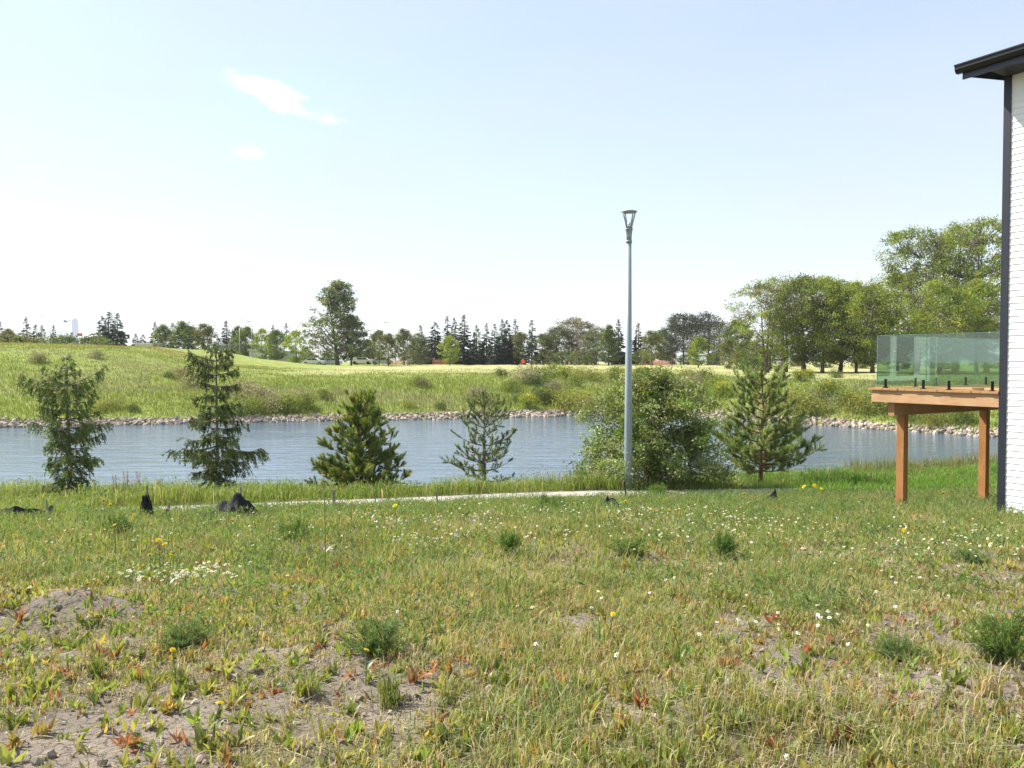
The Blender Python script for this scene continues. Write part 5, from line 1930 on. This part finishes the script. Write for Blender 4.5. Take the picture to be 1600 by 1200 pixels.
works_fence(556, 600, 164, 'orange net fence left of the dark-stemmed field tree', 1)
works_fence(608, 630, 162, 'orange net fence just right of the dark-stemmed field tree', 2)
works_fence(676, 700, 160, 'orange net fence left of the lime tree', 3)
works_fence(395, 460, 166, 'faded orange net fence before the blue-grey house', 4)

sp_ = at(817, 150)
sg = thing('warning_sign', 'round red-orange sign low at the middle of the tree line', 'sign', tuple(sp_))
MB().tube([(0, 0, -.1), (0, 0, 1.3)], [.035, .035], 6).build('post', M_GALV, sg)
MB().prism([(0 + .42 * math.cos(q), -.05, .75 + .42 * math.sin(q)) for q in np.arange(8) / 8 * 2 * pi + pi / 8], (0, .03, 0)).build('sign_face', M_RED, sg)
sp_ = at(126, 168)
sp_z = EYE + ray(126, 523)[2] * 168 - sp_[2]
sg = thing('road_sign', 'small orange road sign right of the far tower', 'sign', tuple(sp_))
MB().tube([(0, 0, -.1), (0, 0, sp_z + .3)], [.05, .05], 6).build('post', M_GALV, sg)
box_part('sign_face', (-.55, -.08, sp_z - .25), (.55, -.05, sp_z + .3), M_ORANGE, sg)
mb = MB()
rngm = np.random.default_rng(5)
uu, vv = np.meshgrid(np.linspace(-1, 1, 26), np.linspace(-1, 1, 12))
zz = np.clip(1 - uu ** 2 - vv ** 2, 0, 1) ** .6 * (.9 + .6 * fbm(uu * 4 + 9, vv * 2, 5, 3)) * .9 - .05
ii = np.arange(26 * 12).reshape(12, 26)
mb.add(np.stack([uu * 3.6, vv * 2, zz], -1).reshape(-1, 3), [np.stack([ii[:-1, :-1], ii[:-1, 1:], ii[1:, 1:], ii[1:, :-1]], -1).reshape(-1, 4)])
dm = mb.build('soil_heap', M_REDSOIL, None, True, tuple(at(1022, 165)))
tag(dm, 'low heap of red soil under the trees right of lamp post', 'soil heap')

# ------------------------------------------------------------------ silt fence remains, stakes and debris on the lot
def stake(px, base, top, label, r=.022, lean=(0, 0), mat=None, pointed=True, square=True):
    p = hit(px, base)
    h = EYE + ray(px, top)[2] * p[1] - p[2]
    o = MB()
    o.tube([(0, 0, -.15), (lean[0] * .5, lean[1] * .5, h * .5), (lean[0], lean[1], h * .985), (lean[0], lean[1], h)], [r, r * .98, r * .95, r * .72], 4 if square else 8)
    ob = o.build('stake', mat or M_WOOD_GREY, None, False, p)
    ob.rotation_euler = (0, 0, .5)
    tag(ob, label, 'stake', 'survey and fence stakes')
    return p


stake(522, 803, 765, 'upright weathered wooden stake in front of the bushy pine', .026)
stake(685, 794, 766, 'leaning grey stake left of the sparse pine', .022, (-.05, 0))
stake(209, 811, 796, 'short grey stake with yellow flower at its top left of black fabric', .03)
stake(1088, 786, 770, 'short pale stake in the grass right of the lamp post', .025)
stake(979, 782, 751, 'thin dark rod leaning against the lamp post base', .014, (-.07, 0), M_BLACKMETAL, False, False)
stake(713, 764, 725, 'thin black metal stake by the water left of the sparse pine', .014, (0, 0), M_BLACKMETAL, False, False)
stake(2, 772, 740, 'thin black stake at the left picture edge by the water', .014, (0, 0), M_BLACKMETAL, False, False)
stake(180, 806, 792, 'dark stub left of the upright black fabric', .035, (.05, 0), M_WOOD_GREY)

p0 = hit(73, 813)
sf = thing('silt_fence', 'collapsed black silt fence strip with grey stake at left edge', 'silt fence', p0)
MB().tube([(0, 0, -.2), (.01, 0, .2), (0, 0, .36)], [.02, .02, .018], 4).build('stake', M_WOOD_GREY, sf)
n = 60
uu = np.linspace(0, 1, n)
vv = np.linspace(0, 1, 5)
U, W = np.meshgrid(uu, vv, indexing='ij')
X = .08 - U * 2.3
Y = .04 + .05 * np.sin(U * 17) + (W - .5) * .08
Z = terrain(p0[0] + X, p0[1] + Y) - p0[2] + .05 + W * (.09 + .09 * fbm(U * 14, W, 6, 2)) * (1 + .8 * np.exp(-((U - .03) / .03) ** 2))
ii = np.arange(n * 5).reshape(n, 5)
fo = MB().add(np.stack([X, Y, Z], -1).reshape(-1, 3), [np.stack([ii[:-1, :-1], ii[1:, :-1], ii[1:, 1:], ii[:-1, 1:]], -1).reshape(-1, 4)]).build('fabric', M_FABRIC, sf)
sm = fo.modifiers.new('thickness', 'SOLIDIFY')
sm.thickness = .006


def fabric_heap(px, row, wpx, hpx, ridge, label, seed, depth=.35, mat=None, name='torn_fabric', cat='fabric', stick=None):
    p = hit(px, row)
    w, h = wpx / 1244 * p[1] * 1.12, hpx / 1244 * p[1] * 1.5
    nu, nv = 44, 22
    U, W = np.meshgrid(np.linspace(0, 1, nu), np.linspace(-1, 1, nv), indexing='ij')
    base = np.interp(U, ridge[0], ridge[1]) * h
    prof = np.clip(1 - np.abs(W) ** 1.1, 0, 1) ** .75
    wr = (fbm(U * 9 + seed, W * 2.5, seed, 3) - .5) * .55 * h + .12 * h * np.abs(np.sin(U * 13 + W * 3 + seed))
    X = (U - .5) * w
    Y = W * depth * (.5 + .5 * base / max(h, 1e-6)) + (fbm(U * 6, W * 3, seed + 4, 2) - .5) * .08
    Z = terrain(p[0] + X, p[1] + Y) - p[2] - .02 + prof * (base + wr * (base / h + .15))
    ii = np.arange(nu * nv).reshape(nu, nv)
    o = thing(name, label, cat, p, 0, 'black silt fabric remains')
    fo = MB().add(np.stack([X, Y, Z], -1).reshape(-1, 3), [np.stack([ii[:-1, :-1], ii[1:, :-1], ii[1:, 1:], ii[:-1, 1:]], -1).reshape(-1, 4)]).build('fabric', mat or M_FABRIC, o, True)
    sm = fo.modifiers.new('thickness', 'SOLIDIFY')
    sm.thickness = .004
    if stick is not None:
        MB().tube([((stick - .5) * w, .02, 0), ((stick - .5) * w + .01, .02, h * 1.3)], [.018, .015], 5).build('stake', M_WOOD_GREY, o)


fabric_heap(360, 813, 84, 27, ([0, .15, .35, .55, .66, .74, .85, 1], [.34, .5, .66, .88, 1, .86, .6, .4]), 'black fabric draped into a low tent left of the bushy pine', 3, .3, stick=.66)
fabric_heap(229, 813, 20, 28, ([0, .2, .5, .8, 1], [.3, .8, 1, .85, .3]), 'upright black fabric scrap wrapped on a short stake', 5, .12, stick=.5)
fabric_heap(258, 816, 18, 16, ([0, .3, .7, 1], [.1, .6, 1, .2]), 'small brown torn scrap right of the upright black fabric', 9, .12, plain('brown_rag', (.11, .08, .06), .9, noise=.4), stick=.75)
fabric_heap(955, 797, 40, 15, ([0, .15, .4, .6, .8, 1], [.1, .7, 1, .8, .45, .1]), 'crumpled black fabric on the grass left of the lamp base', 13, .2)
fabric_heap(992, 799, 16, 7, ([0, .5, 1], [.2, 1, .2]), 'tiny black scrap of fabric in front of the lamp base', 15, .1)
fabric_heap(1198, 790, 26, 17, ([0, .3, .7, .93, 1], [.1, .35, .7, 1, .6]), 'ragged dark fabric corner in the grass before the wide pine', 17, .12)
fabric_heap(128, 830, 9, 12, ([0, .5, 1], [.5, 1, .5]), 'small white plastic scrap in the grass at left', 19, .05, M_DEBRIS, 'plastic_scrap', 'debris')
fabric_heap(138, 831, 9, 10, ([0, .5, 1], [.6, 1, .6]), 'small dark grey scrap right beside the white plastic', 22, .05, plain('grey_scrap', (.12, .13, .14), .6, noise=.3), 'plastic_scrap', 'debris')
pc = MOUNDS[4]

# soil dug out round the right deck post
mb = MB()
uu, vv = np.meshgrid(np.linspace(-1, 1, 24), np.linspace(-1, 1, 18))
X, Y = uu * .62 - .25, vv * .4 - .1
zz = np.clip(1 - uu ** 2 - vv ** 2, 0, 1) ** .7 * (.06 + .12 * fbm(uu * 4, vv * 4, 8, 3)) - .015
ii = np.arange(24 * 18).reshape(18, 24)
mb.add(np.stack([X + pit[0], Y + pit[1], zz + terrain(X + pit[0], Y + pit[1])], -1).reshape(-1, 3), [np.stack([ii[:-1, :-1], ii[:-1, 1:], ii[1:, 1:], ii[1:, :-1]], -1).reshape(-1, 4)])
dm = mb.build('soil_heap', plain('dug_soil', (.33, .25, .18), .95, noise=.3, nscale=6, bump=.8, bscale=20), None, True)
tag(dm, 'little heap of dug soil round the right deck post', 'soil heap')

# ------------------------------------------------------------------ single weeds and flowers on the lot
def feathery(seed, h, r, colours, n_st=60):
    rng = np.random.default_rng(seed)
    wood, fol = MB(), MB()
    for i in range(n_st):
        an, rr = rng.uniform(0, 6.28), r * rng.uniform(.1, 1.0) ** .7
        tip = np.array([rr * math.cos(an), rr * math.sin(an), h * (1.05 - .5 * (rr / r) ** 2) * rng.uniform(.75, 1.05)])
        cv = quad_curve(np.array([rng.normal(0, .15) * r, rng.normal(0, .15) * r, -.02]), tip, np.array([0, 0, .12 * h]), 6)
        wood.tube(cv, np.linspace(.004, .0015, 6), 3, False)
        m = 52
        t = rng.uniform(.12, 1, m)
        k = t * 5
        k0 = np.minimum(4, k.astype(int))
        P = cv[k0] * (1 - (k - k0))[:, None] + cv[k0 + 1] * (k - k0)[:, None]
        D = rng.normal(0, .7, (m, 3)) + np.array([math.cos(an) * .3, math.sin(an) * .3, .6])
        L_ = rng.uniform(.022, .06, m)
        leaves(fol, P, D, rng.uniform(0, 6, m), L_, L_ * .16, np.clip(pal(rng, 1, colours, None, .15) * (1 + .15 * rng.standard_normal((m, 1))), .005, 1))
    return [('stem', wood.data('stem', M_STEM)), ('foliage', fol.data('foliage', M_GRASS))]


FEA = [feathery(401, .3, .24, [(.11, .195, .055), (.14, .23, .06)]), feathery(402, .26, .3, [(.135, .205, .075), (.165, .235, .085)]), feathery(403, .32, .26, [(.165, .25, .065), (.14, .23, .06)])]
for px, row, wpx, hpx, v, label in (
    (1130, 872, 52, 44, 0, 'round dark green feathery weed on dry soil right of centre'),
    (590, 1018, 112, 58, 1, 'wide blue-green feathery weed behind a yellow flower, front left of centre'),
    (455, 848, 72, 36, 2, 'bright green bushy weed below the upright stake'),
    (795, 866, 50, 38, 0, 'dark green bushy weed in the middle below the sparse pine'),
    (1402, 1034, 76, 48, 1, 'feathery green weed at front right'),
    (1563, 1036, 110, 84, 2, 'tall bright green weed at the right picture edge'),
    (1028, 777, 36, 22, 2, 'green weed growing at the path edge right of the lamp post'),
    (180, 842, 60, 40, 0, 'dark green weed clump right of the white plastic scrap'),
    (290, 1010, 90, 46, 1, 'spreading feathery weed at front left behind a yellow flower'),
    (470, 772, 52, 28, 2, 'leafy green weed by the path left of the bushy pine'),
    (985, 868, 80, 30, 2, 'soft green weed clump below the lamp post'),
    (690, 880, 70, 30, 1, 'greyish feathery weed left of centre among daisies'),
    (1515, 880, 60, 26, 1, 'low green weed between daisies before the house corner'),
    (860, 800, 60, 26, 2, 'light green weed before the path left of the lamp post'),
):
    p = hit(px, row)
    sw = wpx / 1244 * p[1] / .52
    sh_ = hpx / 1244 * p[1] / .30
    plant_tree('feathery_weed', label, 'weed', (p[0], p[1], p[2] - .01), FEA[v], random.uniform(0, 6), (sw, sw, sh_), 'bushy weeds on the lot')


def leaf_mesh(seed, c_base, c_tip, width, teeth):
    rng = np.random.default_rng(seed)
    n = 9
    t = np.linspace(0, 1, n)
    wd = width * np.sin(pi * t ** .8) ** .8 * (1 + teeth * np.where(np.arange(n) % 2, .35, -.25)) + .008
    wd[-1] = .002
    zc = .14 * np.sin(t * 2.2) - .12 * t ** 2
    L_ = np.stack([-wd, t, zc + wd * .35], -1)
    R_ = np.stack([wd, t, zc + wd * .35], -1)
    Mi = np.stack([np.zeros(n), t, zc], -1)
    V = np.concatenate([L_, Mi, R_])
    i = np.arange(n - 1)
    F = np.concatenate([np.stack([i, n + i, n + i + 1, i + 1], -1), np.stack([n + i, 2 * n + i, 2 * n + i + 1, n + i + 1], -1)])
    col_ = np.asarray(c_base)[None] * (1 - t[:, None]) + np.asarray(c_tip)[None] * t[:, None]
    C = np.concatenate([col_, col_ * 1.15, col_]) * (1 + .06 * rng.standard_normal((3 * n, 1)))
    return mesh_data('leaf', V, [F], M_LEAF_VAR, np.clip(C, .005, 1), True)


M_LEAF_VAR = leaf_mat('weed_leaf', .35, .42, .4, (1.2, 1.1, .55), .18)
LM = [leaf_mesh(1, (.17, .20, .05), (.19, .23, .05), .09, .4), leaf_mesh(2, (.27, .17, .08), (.24, .24, .07), .08, .2), leaf_mesh(3, (.14, .19, .055), (.16, .215, .06), .11, .5),
      leaf_mesh(4, (.24, .24, .08), (.30, .28, .09), .085, .3), leaf_mesh(5, (.30, .10, .065), (.27, .16, .07), .09, .2)]
rng = np.random.default_rng(61)
spots_w = []
guard = 0
while len(spots_w) < 230 and guard < 8000:
    guard += 1
    yy = math.sqrt(rng.uniform(2.35 ** 2, 6.2 ** 2))
    xx = rng.uniform(-1, 1) * (yy * .655)
    if rng.uniform() > .35 + .65 * (yy < 4.4):
        continue
    if all((xx - a) ** 2 + (yy - b) ** 2 > (.07 + .02 * yy) ** 2 for a, b in spots_w):
        spots_w.append((xx, yy))
for i, (xx, yy) in enumerate(spots_w):
    red = rng.uniform() < .13
    side = 'left' if xx < -.22 * yy else ('right' if xx > .22 * yy else 'middle')
    depth = 'along the bottom edge' if yy < 3.9 else 'a little back from the bottom edge'
    look = 'reddish' if red else 'yellow-green'
    t = thing('leafy_weed', 'small %s leafy weed on soil %s, %s' % (look, depth, side), 'weed',
              (xx, yy, float(terrain(xx, yy)) - .008), rng.uniform(0, 6.28), '%s leafy weeds %s, %s' % (look, depth, side))
    size = rng.uniform(.04, .115)
    nl = int(rng.integers(6, 13))
    base = 4 if red else int(rng.choice([0, 1, 2, 3], p=[.34, .2, .26, .2]))
    for k in range(nl):
        lf = link('leaf', LM[base if rng.uniform() < .75 else int(rng.choice([0, 1, 3]))], t, (rng.normal(0, .012), rng.normal(0, .012), 0))
        L_ = size * rng.uniform(.6, 1.25)
        lf.rotation_euler = (rng.uniform(.55, 1.45), rng.normal(0, .2), k * 2.4 + rng.normal(0, .3))
        lf.scale = (L_, L_, L_)

# yellow sow-thistle flowers
PET = MB()
for ring, (nP, rr, lift) in enumerate(((16, 1.0, .12), (13, .72, .3), (9, .42, .42))):
    for k in range(nP):
        a = k * 2 * pi / nP + ring * .2
        c_, s_ = math.cos(a), math.sin(a)
        w_ = .17 * rr
        V = [(0, 0, .1), (c_ * rr * .5 - s_ * w_, s_ * rr * .5 + c_ * w_, lift), (c_ * rr, s_ * rr, lift * .9), (c_ * rr * .5 + s_ * w_, s_ * rr * .5 - c_ * w_, lift)]
        PET.add(V, [[(0, 1, 2, 3)]], np.array([.88, .66, .02]) if ring < 2 else np.array([.8, .5, .015]))
PET = PET.data('flower_head', M_PETAL)
CUP = MB().lathe([(.12, -.5), (.3, -.35), (.34, -.1), (.25, .12)], 10).data('calyx', M_STEM, True)
for px, row, dia, hh, label in (
    (333, 1103, 15, .16, 'yellow flower at the front edge, left of centre'), (572, 1012, 12, .16, 'yellow flower in front of the wide feathery weed'), (274, 1017, 9, .2, 'small yellow flower among feathery weeds at front left'),
    (937, 961, 11, .2, 'left yellow flower of a pair right of centre'), (952, 958, 10, .2, 'right yellow flower of a pair right of centre'), (1063, 982, 9, .22, 'single yellow flower on a tall stem right of the pair'),
    (1411, 830, 9, .25, 'yellow flower on dry ground below the deck'), (1420, 834, 6, .22, 'tiny yellow flower beside the one below the deck'), (250, 844, 11, .35, 'upper large yellow flower in the green weeds at left'), (254, 851, 9, .32, 'lower yellow flower touching the upper one at left'),
    (237, 867, 9, .3, 'yellow flower left below the touching pair at left'), (263, 868, 5, .3, 'tiny yellow flower right below the touching pair'), (620, 790, 9, .35, 'yellow flower before the path right of the bushy pine'), (549, 784, 7, .35, 'yellow flower right of the upright stake'), (579, 795, 6, .3, 'small yellow flower between the stake and the path flower'),
    (163, 783, 9, .4, 'yellow flower above the short grey stake at left'), (170, 790, 8, .38, 'yellow flower on the tip of the short stake'), (205, 804, 6, .35, 'yellow flower left of the upright black fabric'), (180, 821, 6, .35, 'yellow flower right of the white plastic scrap'),
    (1258, 761, 8, .4, 'left yellow flower of the row right of the wide pine'), (1270, 759, 9, .42, 'second yellow flower of the row right of the wide pine'), (1282, 764, 6, .38, 'third yellow flower of the row right of the wide pine'), (1476, 770, 8, .35, 'yellow flower between the deck posts'), (1315, 766, 7, .4, 'yellow flower left of the left deck post'),
    (1017, 798, 7, .3, 'yellow flower right of the lamp base in the grass'), (976, 782, 7, .2, 'yellow flower at the lamp base'), (1049, 799, 7, .3, 'yellow flower among daisies right of lamp base'), (1164, 771, 8, .35, 'yellow flower near the path end before the wide pine'),
    (508, 743, 8, .9, 'yellow flower on a tall pale stem before the bushy pine'), (1025, 812, 5, .28, 'small yellow flower low among the daisies'),
):
    p = hit(px, row, hh)
    t = thing('yellow_flower', label, 'flower', (p[0], p[1], p[2]), random.uniform(0, 6.28), 'yellow flowers on the lot')
    lx, ly = random.uniform(-.04, .04), random.uniform(-.04, .04)
    MB().tube([(0, 0, -.02), (lx * .2, ly * .2, hh * .5), (lx, ly, hh - .012)], [.005, .004, .003], 5, False).build('stem', M_STEM, t, True)
    r = max(.018, dia / 1244 * p[1] / 2)
    o = link('flower_head', PET, t, (lx, ly, hh))
    o.scale = (r, r, r)
    o.rotation_euler = (random.uniform(.2, .8), random.uniform(-.5, .1), 0)
    c = link('calyx', CUP, o)
    for k in range(4):
        lf = link('leaf', LM[2 if k % 2 else 0], t, (0, 0, hh * (.02 + .15 * k)))
        L_ = .05 + .12 * random.random() * min(1, hh * 3)
        lf.rotation_euler = (random.uniform(.2, .9), 0, k * 2.4 + random.random())
        lf.scale = (L_, L_, L_)


def tussock(seed, n, h, colours):
    rng = np.random.default_rng(seed)
    mb = MB()
    P = np.stack([rng.normal(0, .03, n), rng.normal(0, .03, n), np.full(n, -.01)], -1)
    c = pal(rng, n, colours, None, .15)
    blades(mb, P, h * rng.uniform(.5, 1.15, n), rng.uniform(.004, .009, n), rng.uniform(0, 6.28, n), rng.uniform(.1, .95, n), c * .9, c * 1.1, 2)
    return mb.data('grass_tussock', M_GRASS)


TU = [tussock(1, 70, .24, [(.15, .20, .06), (.18, .22, .07)]), tussock(2, 60, .2, YEL + GREEN), tussock(3, 60, .2, STRAW + YEL)]
for px, row, v, s, label in ((611, 1105, 0, 1.0, 'long bladed green grass tussock at front left of centre'), (480, 1085, 1, .8, 'yellow-green grass tussock left of the long bladed one'), (700, 1095, 1, .9, 'grass tussock at the front edge just left of centre'),
                             (950, 1000, 2, .8, 'dry straw tussock below the pair of yellow flowers'), (1545, 1090, 2, 1.1, 'pale dry seeding tussock at front right'), (1220, 940, 1, .9, 'green tussock in the middle right of the lot'), (150, 1060, 0, .8, 'green tussock at the front left corner'), (660, 828, 1, 1.0, 'lone yellow-green tussock below the leaning stake')):
    p = hit(px, row)
    o = link('grass_tussock', TU[v], None, p, random.uniform(0, 6))
    o.scale = (s, s, s)
    tag(o, label, 'grass tussock', 'single grass tussocks')

# rusty dock stalks at the shore, cattails at the right
rngd = np.random.default_rng(71)
dk = MB()
for k in range(3):
    x0, y0 = rngd.normal(0, .03), rngd.normal(0, .03)
    dk.tube([(x0, y0, 0), (x0 * 2, y0 * 2, .5), (x0 * 3 + .03, y0 * 3, .9)], [.006, .005, .003], 4, False, np.array([.25, .12, .06]))
    m = 90
    t = rngd.uniform(.45, 1, m)
    P = np.stack([x0 * (1 + 2 * t) + rngd.normal(0, .028, m) * (1.3 - t), y0 * (1 + 2 * t) + rngd.normal(0, .028, m) * (1.3 - t), t * .92], -1)
    leaves(dk, P, rngd.normal(0, 1, (m, 3)) + np.array([0, 0, 1]), rngd.uniform(0, 6, m), np.full(m, .03), np.full(m, .018), pal(rngd, m, [(.34, .19, .12), (.30, .18, .11), (.42, .27, .16)], None, .12))
dk = dk.data('dock_stalk', M_GRASS)
for px, top, label in ((181, 742, 'leftmost rusty dock stalk at the water between the two spruces'), (199, 736, 'tallest rusty dock stalk between the two spruces'), (214, 738, 'rusty dock stalk right of the tallest one'), (234, 747, 'rightmost leaning rusty dock stalk between the two spruces')):
    q = at(px, 22.2)
    s = (EYE + ray(px, top)[2] * 22.2 - q[2]) / .92
    o = link('dock_stalk', dk, None, tuple(q), random.uniform(0, 6))
    o.scale = (s, s, s)
    if px == 234:
        o.rotation_euler = (0, .35, 0)
    tag(o, label, 'dock stalk', 'rusty dock stalks by the water')
rngc = np.random.default_rng(73)
n = 2600
x = rngc.uniform(12.5, 21, n)
y = shore_near(x) + rngc.normal(-.3, .45, n)
mb = MB()
c = pal(rngc, n, [(.16, .19, .06), (.22, .22, .09), (.12, .16, .05), (.3, .26, .13)], None, .14)
blades(mb, np.stack([x, y, np.maximum(terrain(x, y), -.1)], -1), rngc.uniform(.35, .95, n) * (.6 + .6 * fbm(x * .9, x * 0, 9, 3)), rngc.uniform(.012, .025, n), rngc.uniform(0, 6, n), rngc.uniform(.05, .4, n), c, c * 1.1, 2)
tag(mb.build('cattails', M_GRASS), 'cattail reeds at the near waterline behind the deck', 'reeds', kind='stuff')

# ------------------------------------------------------------------ summer haze
m, N, L, out = new_mat('summer_haze')
pv = N.new('ShaderNodeVolumePrincipled')
pv.inputs['Color'].default_value = (.96, .98, 1.0, 1)
pv.inputs['Density'].default_value = .00016
pv.inputs['Anisotropy'].default_value = .0
L.new(pv.outputs['Volume'], out.inputs['Volume'])
hb = MB().box((-7000, -7000, -3), (7000, 7000, 330)).build('haze', m)
tag(hb, 'thin summer haze over the whole place', None, kind='stuff')
